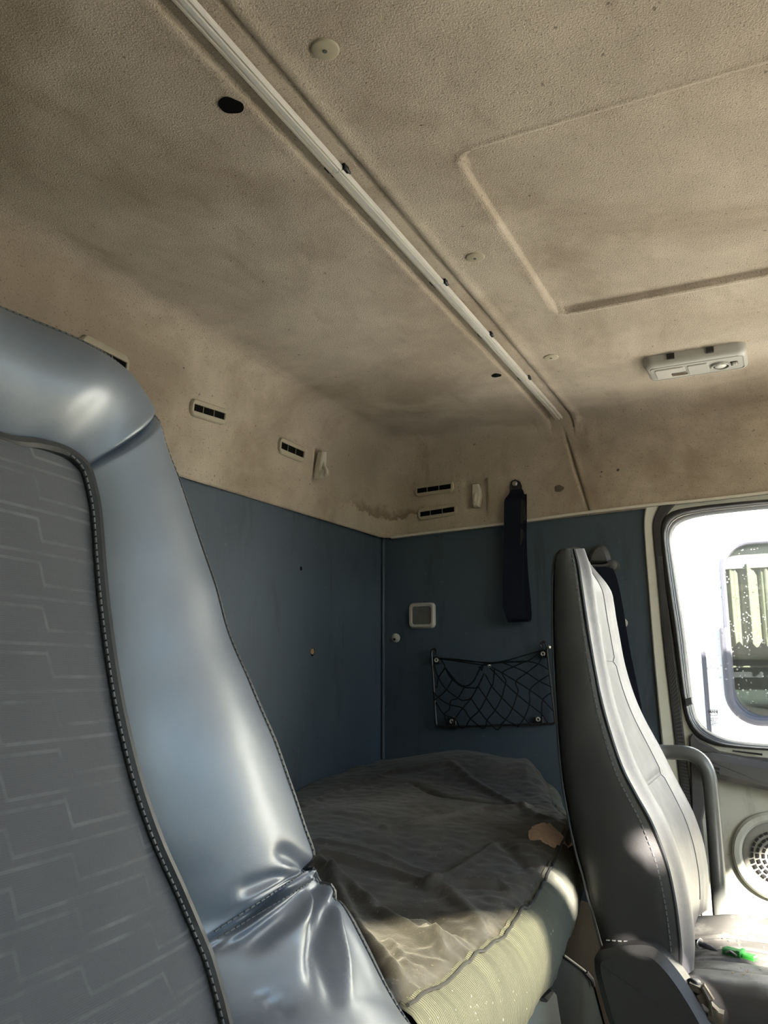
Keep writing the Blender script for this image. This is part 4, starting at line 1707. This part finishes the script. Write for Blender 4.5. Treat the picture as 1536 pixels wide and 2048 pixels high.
nR = len(SF)
NF = 40
fv, sv, bv = [], [], []
for i in range(nR):
    a_, b_ = SF[i], SR[i]
    z = a_.z
    xr = interp(XRt, z)
    yf = far_y(z)
    t = clamp((z - .60) / .8)
    top = smooth(1.30, 1.366, z)
    for k in range(NF + 1):
        s = k / NF
        x = XL + (xr - XL) * s
        yb = a_.y + (yf - a_.y) * s
        # bolster ridges at both sides, inset middle
        ridge = .016 * exp(-((s - .13) / .08) ** 2) + .010 * exp(-((s - .93) / .07) ** 2)
        ins = .010 * smooth(.20, .26, s) * (1 - smooth(.76, .82, s))
        edge = .012 * exp(-(s / .03) ** 2) * 0
        grv = .006 * (exp(-((s - .23) / .010) ** 2) + exp(-((s - .79) / .010) ** 2))
        for zg in (1.173, .955):
            grv += .006 * exp(-((z - zg) / .004) ** 2) * smooth(.22, .24, s) * (1 - smooth(.77, .80, s))
        yy2 = yb - ridge + ins * .4 + grv + .03 * top * s
        roll = .03 * smooth(.90, 1.0, s)
        fv.append(Vector((x, yy2 + roll * .6, z + .012 * top * sin(pi * s))))
    # left side leather panel with a soft bulge
    ns = 12
    for k in range(ns + 1):
        s = k / ns
        P = a_.lerp(b_, s)
        bl = .010 * sin(pi * s) ** .6 - .010 * smooth(.8, 1, s) ** 2
        low = .004 * mnoise.noise(Vector((P.y * 14, P.z * 9, 4)))
        sv.append(P + Vector((-bl - low, 0, 0)))
    for k in range(9):
        s = k / 8
        x = XL + .006 + (xr - XL) * s
        bv.append(Vector((x, b_.y + (.02 * sin(pi * s)) + (.0), b_.z)))
    # far side
build('front_facing', fv, gridfaces(nR, NF + 1), M['seatfront'], ps)
build('side_panel', sv, gridfaces(nR, 13), M['seatleather'], ps)
build('back_panel', bv, gridfaces(nR, 9), M['seatleather'], ps)
fsv = []
for i in range(nR):
    p = fv[i * (NF + 1) + NF]
    q = bv[i * 9 + 8]
    fsv += [p, p.lerp(q, .5) + Vector((.01, 0, 0)), q]
build('far_side_panel', fsv, gridfaces(nR, 3), M['seatleather'], ps)
# top cap
cv = [fv[k] for k in range(NF + 1)] + [Vector((fv[k].x, (fv[k].y + SR[0].y) / 2, fv[k].z + .005 * sin(pi * k / NF) + .002)) for k in range(NF + 1)] + [Vector((fv[k].x, SR[0].y + .01 * sin(pi * k / NF), SR[0].z)) for k in range(NF + 1)]
build('top_panel', cv, gridfaces(3, NF + 1), M['seatleather'], ps)
for sK in (9, 31):
    mb = MB()
    mb.tube([fv[i * (NF + 1) + sK] for i in range(8, nR - 6)], .0014, 5)
    mb.build('panel_seam', M['piping'], ps)
for zg in (1.173, .955):
    i = min(range(nR), key=lambda q: abs(SF[q].z - zg))
    mb = MB()
    mb.tube([fv[i * (NF + 1) + k] for k in range(9, 32)], .0014, 5)
    mb.build('panel_seam', M['piping'], ps)
mb = MB()
mb.tube([p + Vector((-.001, -.001, 0)) for p in SF], .003, 6)
mb.build('front_piping', M['piping'], ps)
mb = MB()
mb.tube([p + Vector((.001, .001, 0)) for p in SR], .0018, 6)
mb.build('rear_piping', M['piping'], ps)
stitches([a_.lerp(b_, .10) + Vector((-.0068, 0, 0)) for a_, b_ in zip(SF, SR)], .0085, .0055, .0016, (-1, 0, 0), 'side_stitching', M['darkthread'], ps)
stitches([SR[-14].lerp(SF[-14], s / 20) + Vector((-.012, 0, 0)) for s in range(2, 14)], .009, .0055, .0016, (-1, 0, 0), 'hem_stitching', M['thread'], ps)

# seat cushion: ribbed top with seams running front to back
CX0, CX1, CY0, CY1 = 1.405, 1.90, -.42, .225
cs = [(-.10, .50), (-.05, .54), (-.012, .60), (-.004, .64), (0, .665), (.006, .682), (.02, .694), (.035, .697), (.06, .694)]
nxc = 70
cv, cuv = [], []
prof_c = [(CX0 - .004, .46), (CX0 - .012, .54), (CX0 - .010, .61), (CX0 - .004, .655), (CX0 + .004, .678), (CX0 + .018, .690), (CX0 + .034, .694)]
for k in range(1, nxc + 1):
    x = CX0 + .034 + (CX1 - CX0 - .06) * k / nxc
    w = (x - CX0 - .034)
    zc = .694 - .036 * smooth(.02, .16, w) + .018 * smooth(.36, .44, w)
    g = 0
    for xg in (.055, .092, .140, .205, .275, .345):
        g += exp(-((w - xg) / .0045) ** 2)
    zc -= .006 * g
    prof_c.append((x, zc))
prof_c += [(CX1 - .012, .668), (CX1, .64), (CX1, .46)]
ny = 50
for j in range(ny + 1):
    y = CY0 + (CY1 - CY0) * j / ny
    e = smooth(CY0 + .06, CY0, y)
    bk = smooth(.14, .225, y)
    for x, z in prof_c:
        zz = z - .05 * e * e - .012 * bk * (z > .63)
        zz += .0035 * mnoise.noise(Vector((x * 14, y * 14, 0))) * (z > .6)
        cv.append(Vector((x, y, zz)))
build('cushion', cv, gridfaces(ny + 1, len(prof_c)), M['cushion'], ps)
P = [Vector((CX0 - .0125, y_, .605 + .0)) for y_ in [CY1 - .02 - .02 * k for k in range(30)]]
stitches(P, .009, .006, .0018, (-1, 0, 0), 'cushion_stitching', M['thread'], ps)
mb = MB()
mb.box((CX0 + .02, CY0 + .05, 0), (CX1 - .02, CY1 + .03, .47))
mb.build('seat_box', M['plastic'], ps, smooth_=False)
# rounded side cover over the recliner
mb = MB()
rc_px = [(1197, 1905), (1203, 1893), (1216, 1886), (1245, 1880), (1280, 1877), (1305, 1879), (1322, 1887), (1345, 1908), (1372, 1942), (1398, 1982), (1425, 2030), (1445, 2080), (1250, 2080), (1238, 2056), (1222, 2015), (1208, 1965), (1199, 1930)]
rcp = spline([V(*p, 0, 1.398) for p in rc_px + rc_px[:1]], 4)[:-1]
mb.prism(rcp, (-1, 0, 0), .045, .012)
o = mb.build('recliner_cover', M['seatleather'], ps)
# recliner mechanism behind the cover's front edge
rm = MB()
mc = V(1400, 1990, 0, 1.372)
for (px, py), (a_, b_, c_), ang in (((1392, 1975), (.010, .016, .006), .3), ((1408, 1992), (.012, .012, .008), -.5), ((1420, 2010), (.010, .020, .005), .7), ((1432, 2030), (.012, .016, .010), .2), ((1415, 1985), (.006, .018, .004), 1.0)):
    q = V(px, py, 0, 1.372)
    rm.obox(q, (a_ * .7, 0, 0), Vector((0, cos(ang), sin(ang))) * b_ * .62, Vector((0, -sin(ang), cos(ang))) * c_ * .75)
rm.tube([V(1405, 1975, 0, 1.365), V(1418, 2000, 0, 1.36), V(1424, 2030, 0, 1.365)], .003, 6)
rm.build('recliner_mechanism', M['dirty_metal'], ps, smooth_=False)
mb = MB()
mb.disc(V(1392, 1972, 0, 1.385), (-1, .5, .2), .011, .014, 16, .003)
mb.build('recliner_knob', M['black'], ps)

# loose bits on the cushion
def cz(px, py):
    z = .69
    for _ in range(5):
        P = V(px, py, 2, z)
        z = interp(sorted((a_, b_) for a_, b_ in prof_c if b_ > .62), P.x)
    return V(px, py, 2, z)


p = cz(1478, 1913)
gp = thing('plug_connector', 'small green plastic plug lying on the far seat cushion', 'plug', p)
d_ = (cz(1500, 1918) - cz(1452, 1905))
d_.z = 0
d_.normalize()
s_ = Vector((-d_.y, d_.x, 0))
mb = MB()
mb.prism(rrect(p - d_ * .010, d_, s_, .034, .020, .003), (0, 0, 1), .010, .002)
mb.obox(p + d_ * .004 + Vector((0, 0, .006)), d_ * .003, s_ * .011, (0, 0, .006))
mb.build('plug_body', M['green'], gp)
mb = MB()
mb.prism(rrect(p + d_ * .020, d_, s_, .022, .017, .002), (0, 0, 1), .008, .002)
mb.build('plug_tongue', M['greenb'], gp)
mb = MB()
mb.tube([p - d_ * .018 - s_ * .011 + Vector((0, 0, .004)), p - d_ * .008 - s_ * .013 + Vector((0, 0, .009)), p + d_ * .002 - s_ * .011 + Vector((0, 0, .004))], .0022, 6)
mb.disc(p - d_ * .026 + Vector((0, 0, .006)), -d_, .004, .003, 10)
mb.build('plug_spring', M['steel'], gp)
p = cz(1410, 1899)
d_ = (cz(1425, 1904) - cz(1400, 1896))
d_.z = 0
d_.normalize()
bo = thing('loose_bolt', 'dark flanged bolt lying on the far seat cushion left of the green plug', 'bolt', p)
mb = MB()
mb.disc(p - d_ * .011 + Vector((0, 0, .007)), -d_, .006, .008, 6, .001)
mb.disc(p - d_ * .011 + Vector((0, 0, .007)), d_, .0095, .002, 20)
mb.build('bolt_head', M['steel'], bo)
mb = MB()
mb.tube([p - d_ * .009 + Vector((0, 0, .007)), p + d_ * .012 + Vector((0, 0, .006)), p + d_ * .026 + Vector((0, 0, .0045))], [.0048, .0045, .001], 10)
mb.build('bolt_shank', M['plastic'], bo)
p = cz(1378, 1877)
q = cz(1383, 1872)
d_ = q - p
d_.z = 0
d_.normalize()
mb = MB()
mb.tube([p - d_ * .010 + Vector((0, 0, .004)), p - d_ * .006 + Vector((0, 0, .004)), p - d_ * .0055 + Vector((0, 0, .004)), p + d_ * .012 + Vector((0, 0, .004))], [.0045, .0045, .003, .003], 10)
o = mb.build('loose_pin', M['trim'])
tag(o, 'small pale plastic pin lying at the back of the far seat cushion', 'pin')
mb = MB()
for k in range(45):
    px, py = random.uniform(1440, 1536), random.uniform(1850, 1950)
    P = cz(px, py)
    r_ = random.uniform(.0004, .0013)
    mb.obox(P + Vector((0, 0, r_ * .5)), Vector((random.uniform(-1, 1), random.uniform(-1, 1), 0)).normalized() * r_, Vector((random.uniform(-1, 1), random.uniform(-1, 1), 0)).normalized() * r_, (0, 0, r_ * .6))
o = mb.build('cushion_crumbs', M['crumb'], smooth_=False)
tag(o, 'pale crumbs and dust scattered over the far seat cushion', 'crumbs')
o['kind'] = 'stuff'

# ------------------------------------------------------------------ grab rail between seat and door
GX = 2.04
P = [V(1290, 1502, 0, GX - .02), V(1330, 1504, 0, GX), V(1372, 1506, 0, GX), V(1396, 1516, 0, GX), V(1411, 1534, 0, GX), V(1420, 1565, 0, GX), V(1427, 1640, 0, GX), V(1434, 1730, 0, GX), V(1442, 1840, 0, GX), V(1455, 1980, 0, GX)]
low = P[-1].copy()
P.append(Vector((low.x, low.y - .005, .02)))
mb = MB()
mb.tube(spline(P, 6), .0165, 16)
gr = mb.build('grab_rail', M['rail'])
tag(gr, 'bent dark grey tube grab rail between the far seat and the door', 'rail')

# ------------------------------------------------------------------ outside: yard and the white van
sb = MB()
sb.box((-40, -40, -1.35), (40, 40, -1.25))
gnd = struct(sb.build('ground', M['ground'], smooth_=False))
sb = MB()
sb.box((-30, -17, -1.25), (34, -14, 2.3))  # unseen block added to keep low light off the lining edges
sb.box((-3, -17, 2.3), (14, -14.5, 3.0))
yard = sb.build('unseen_light_blocker', M['blocker'], smooth_=False)
struct(yard)
van = thing('white_van', 'bright white van parked outside the passenger window', 'van', (4.2, .2, -1.25))
VX = 3.4
wc = [V(*p, 0, VX) for p in ((1463, 1420), (1462, 1090))]
wy1, wz0, wz1 = .195, .985, 1.642
wy0 = -.55
outline = rrect((VX, (wy0 + wy1) / 2, (wz0 + wz1) / 2), (0, 1, 0), (0, 0, 1), wy1 - wy0, wz1 - wz0, .10, 8)
n = len(outline)
cv_ = Vector((VX, (wy0 + wy1) / 2, (wz0 + wz1) / 2))


def torect2(p, y0, y1, z0, z1):
    d = p - cv_
    s = 1e9
    if d.y > 1e-6: s = min(s, (y1 - cv_.y) / d.y)
    if d.y < -1e-6: s = min(s, (y0 - cv_.y) / d.y)
    if d.z > 1e-6: s = min(s, (z1 - cv_.z) / d.z)
    if d.z < -1e-6: s = min(s, (z0 - cv_.z) / d.z)
    return cv_ + d * s


rect2 = [torect2(p, -2.6, 3.4, -.95, 2.2) for p in outline]
for c_ in ((-2.6, -.95), (-2.6, 2.2), (3.4, -.95), (3.4, 2.2)):
    k = min(range(n), key=lambda q: (rect2[q] - Vector((VX, *c_))).length)
    rect2[k] = Vector((VX, *c_))
v = outline + rect2 + [p + Vector((.15, 0, .03)) for p in rect2] + [p + Vector((1.7, 0, 0)) for p in rect2]
build('van_body', v, gridfaces(4, n, True) + [tuple(3 * n + k for k in range(n))], M['vanwhite'], van, sharp=30)
cen2 = cv_
rub = []
for f_, dx in ((1.03, 0), (1.027, -.008), (1.0, -.010), (.985, -.006), (.98, .01)):
    rub += [Vector((VX + dx, cen2.y + (p.y - cen2.y) * f_, cen2.z + (p.z - cen2.z) * f_)) for p in outline]
build('van_window_rubber', rub, gridfaces(5, n, True), M['vanrubber'], van, sharp=40)
mb = MB()
low_o = [p for p in outline if p.z < 1.32 and p.y > cen2.y - .2]
low_o.sort(key=lambda p: (-p.z if p.y > wy1 - .11 else 0, -p.y))
path = [Vector((VX - .014, p.y + .012, p.z - .012)) for p in [Vector((VX, wy1, 1.33)), Vector((VX, wy1, 1.2))] + [Vector((VX, wy1 - .10 + .10 * cos(a_), wz0 + .10 - .10 * sin(a_))) for a_ in [pi / 2 * k / 8 for k in range(9)]] + [Vector((VX, -.2, wz0))]]
mb.tube(path, .017, 8)
mb.build('van_drip_rubber', M['vanrubber'], van)
mb = MB()
mb.prism([Vector((VX + .012, cen2.y + (p.y - cen2.y) * .98, cen2.z + (p.z - cen2.z) * .98)) for p in outline], (1, 0, 0), .005)
mb.build('van_pane', M['vanglass'], van, smooth_=False)
cvv = []
nf = 120
for zz in (1.565, 1.45, 1.31, 1.255):
    for k in range(nf + 1):
        y = wy1 + .02 - .72 * k / nf
        fold = .020 * sin(k * .62) + .014 * sin(k * .23 + 1) + .008 * sin(k * 1.7)
        cvv.append(Vector((VX + .07 + fold * (1.2 if zz < 1.4 else 1), y, zz + (.012 * sin(k * .9) if zz < 1.3 else 0))))
mb = MB()
mb.box((VX + .05, -.7, 1.55), (VX + .055, .3, 1.74))
mb.build('van_window_header', M['vanwhite'], van, smooth_=False)
build('van_curtain', cvv, gridfaces(4, nf + 1), M['curtain'], van)
mb = MB()
mb.box((VX + .30, -1.2, .7), (VX + .36, .9, 2.0))
mb.build('van_cabin_lining', M['vandark'], van, smooth_=False)
for z_, h_ in ((1.20, .018), (1.13, .022), (1.17, .006)):
    mb = MB()
    mb.box((VX + .22, -1.0, z_), (VX + .26, .6, z_ + h_))
    mb.build('van_shelf', M['curtain'] if h_ < .02 else M['vanrubber'], van, smooth_=False)
mb = MB()
a_, b_ = V(1401, 1240, 0, VX), V(1401, 1452, 0, VX)
mb.box((VX - .003, a_.y - .010, .3), (VX + .002, a_.y + .006, a_.z))
mb.build('van_door_gap', M['vanrubber'], van, smooth_=False)
for yy in (-1.6, 2.4):
    mb = MB()
    mb.disc((VX - .02, yy, -.90), (-1, 0, 0), .35, .05, 32, .0, .2)
    mb.build('van_wheel', M['rubber'], van)
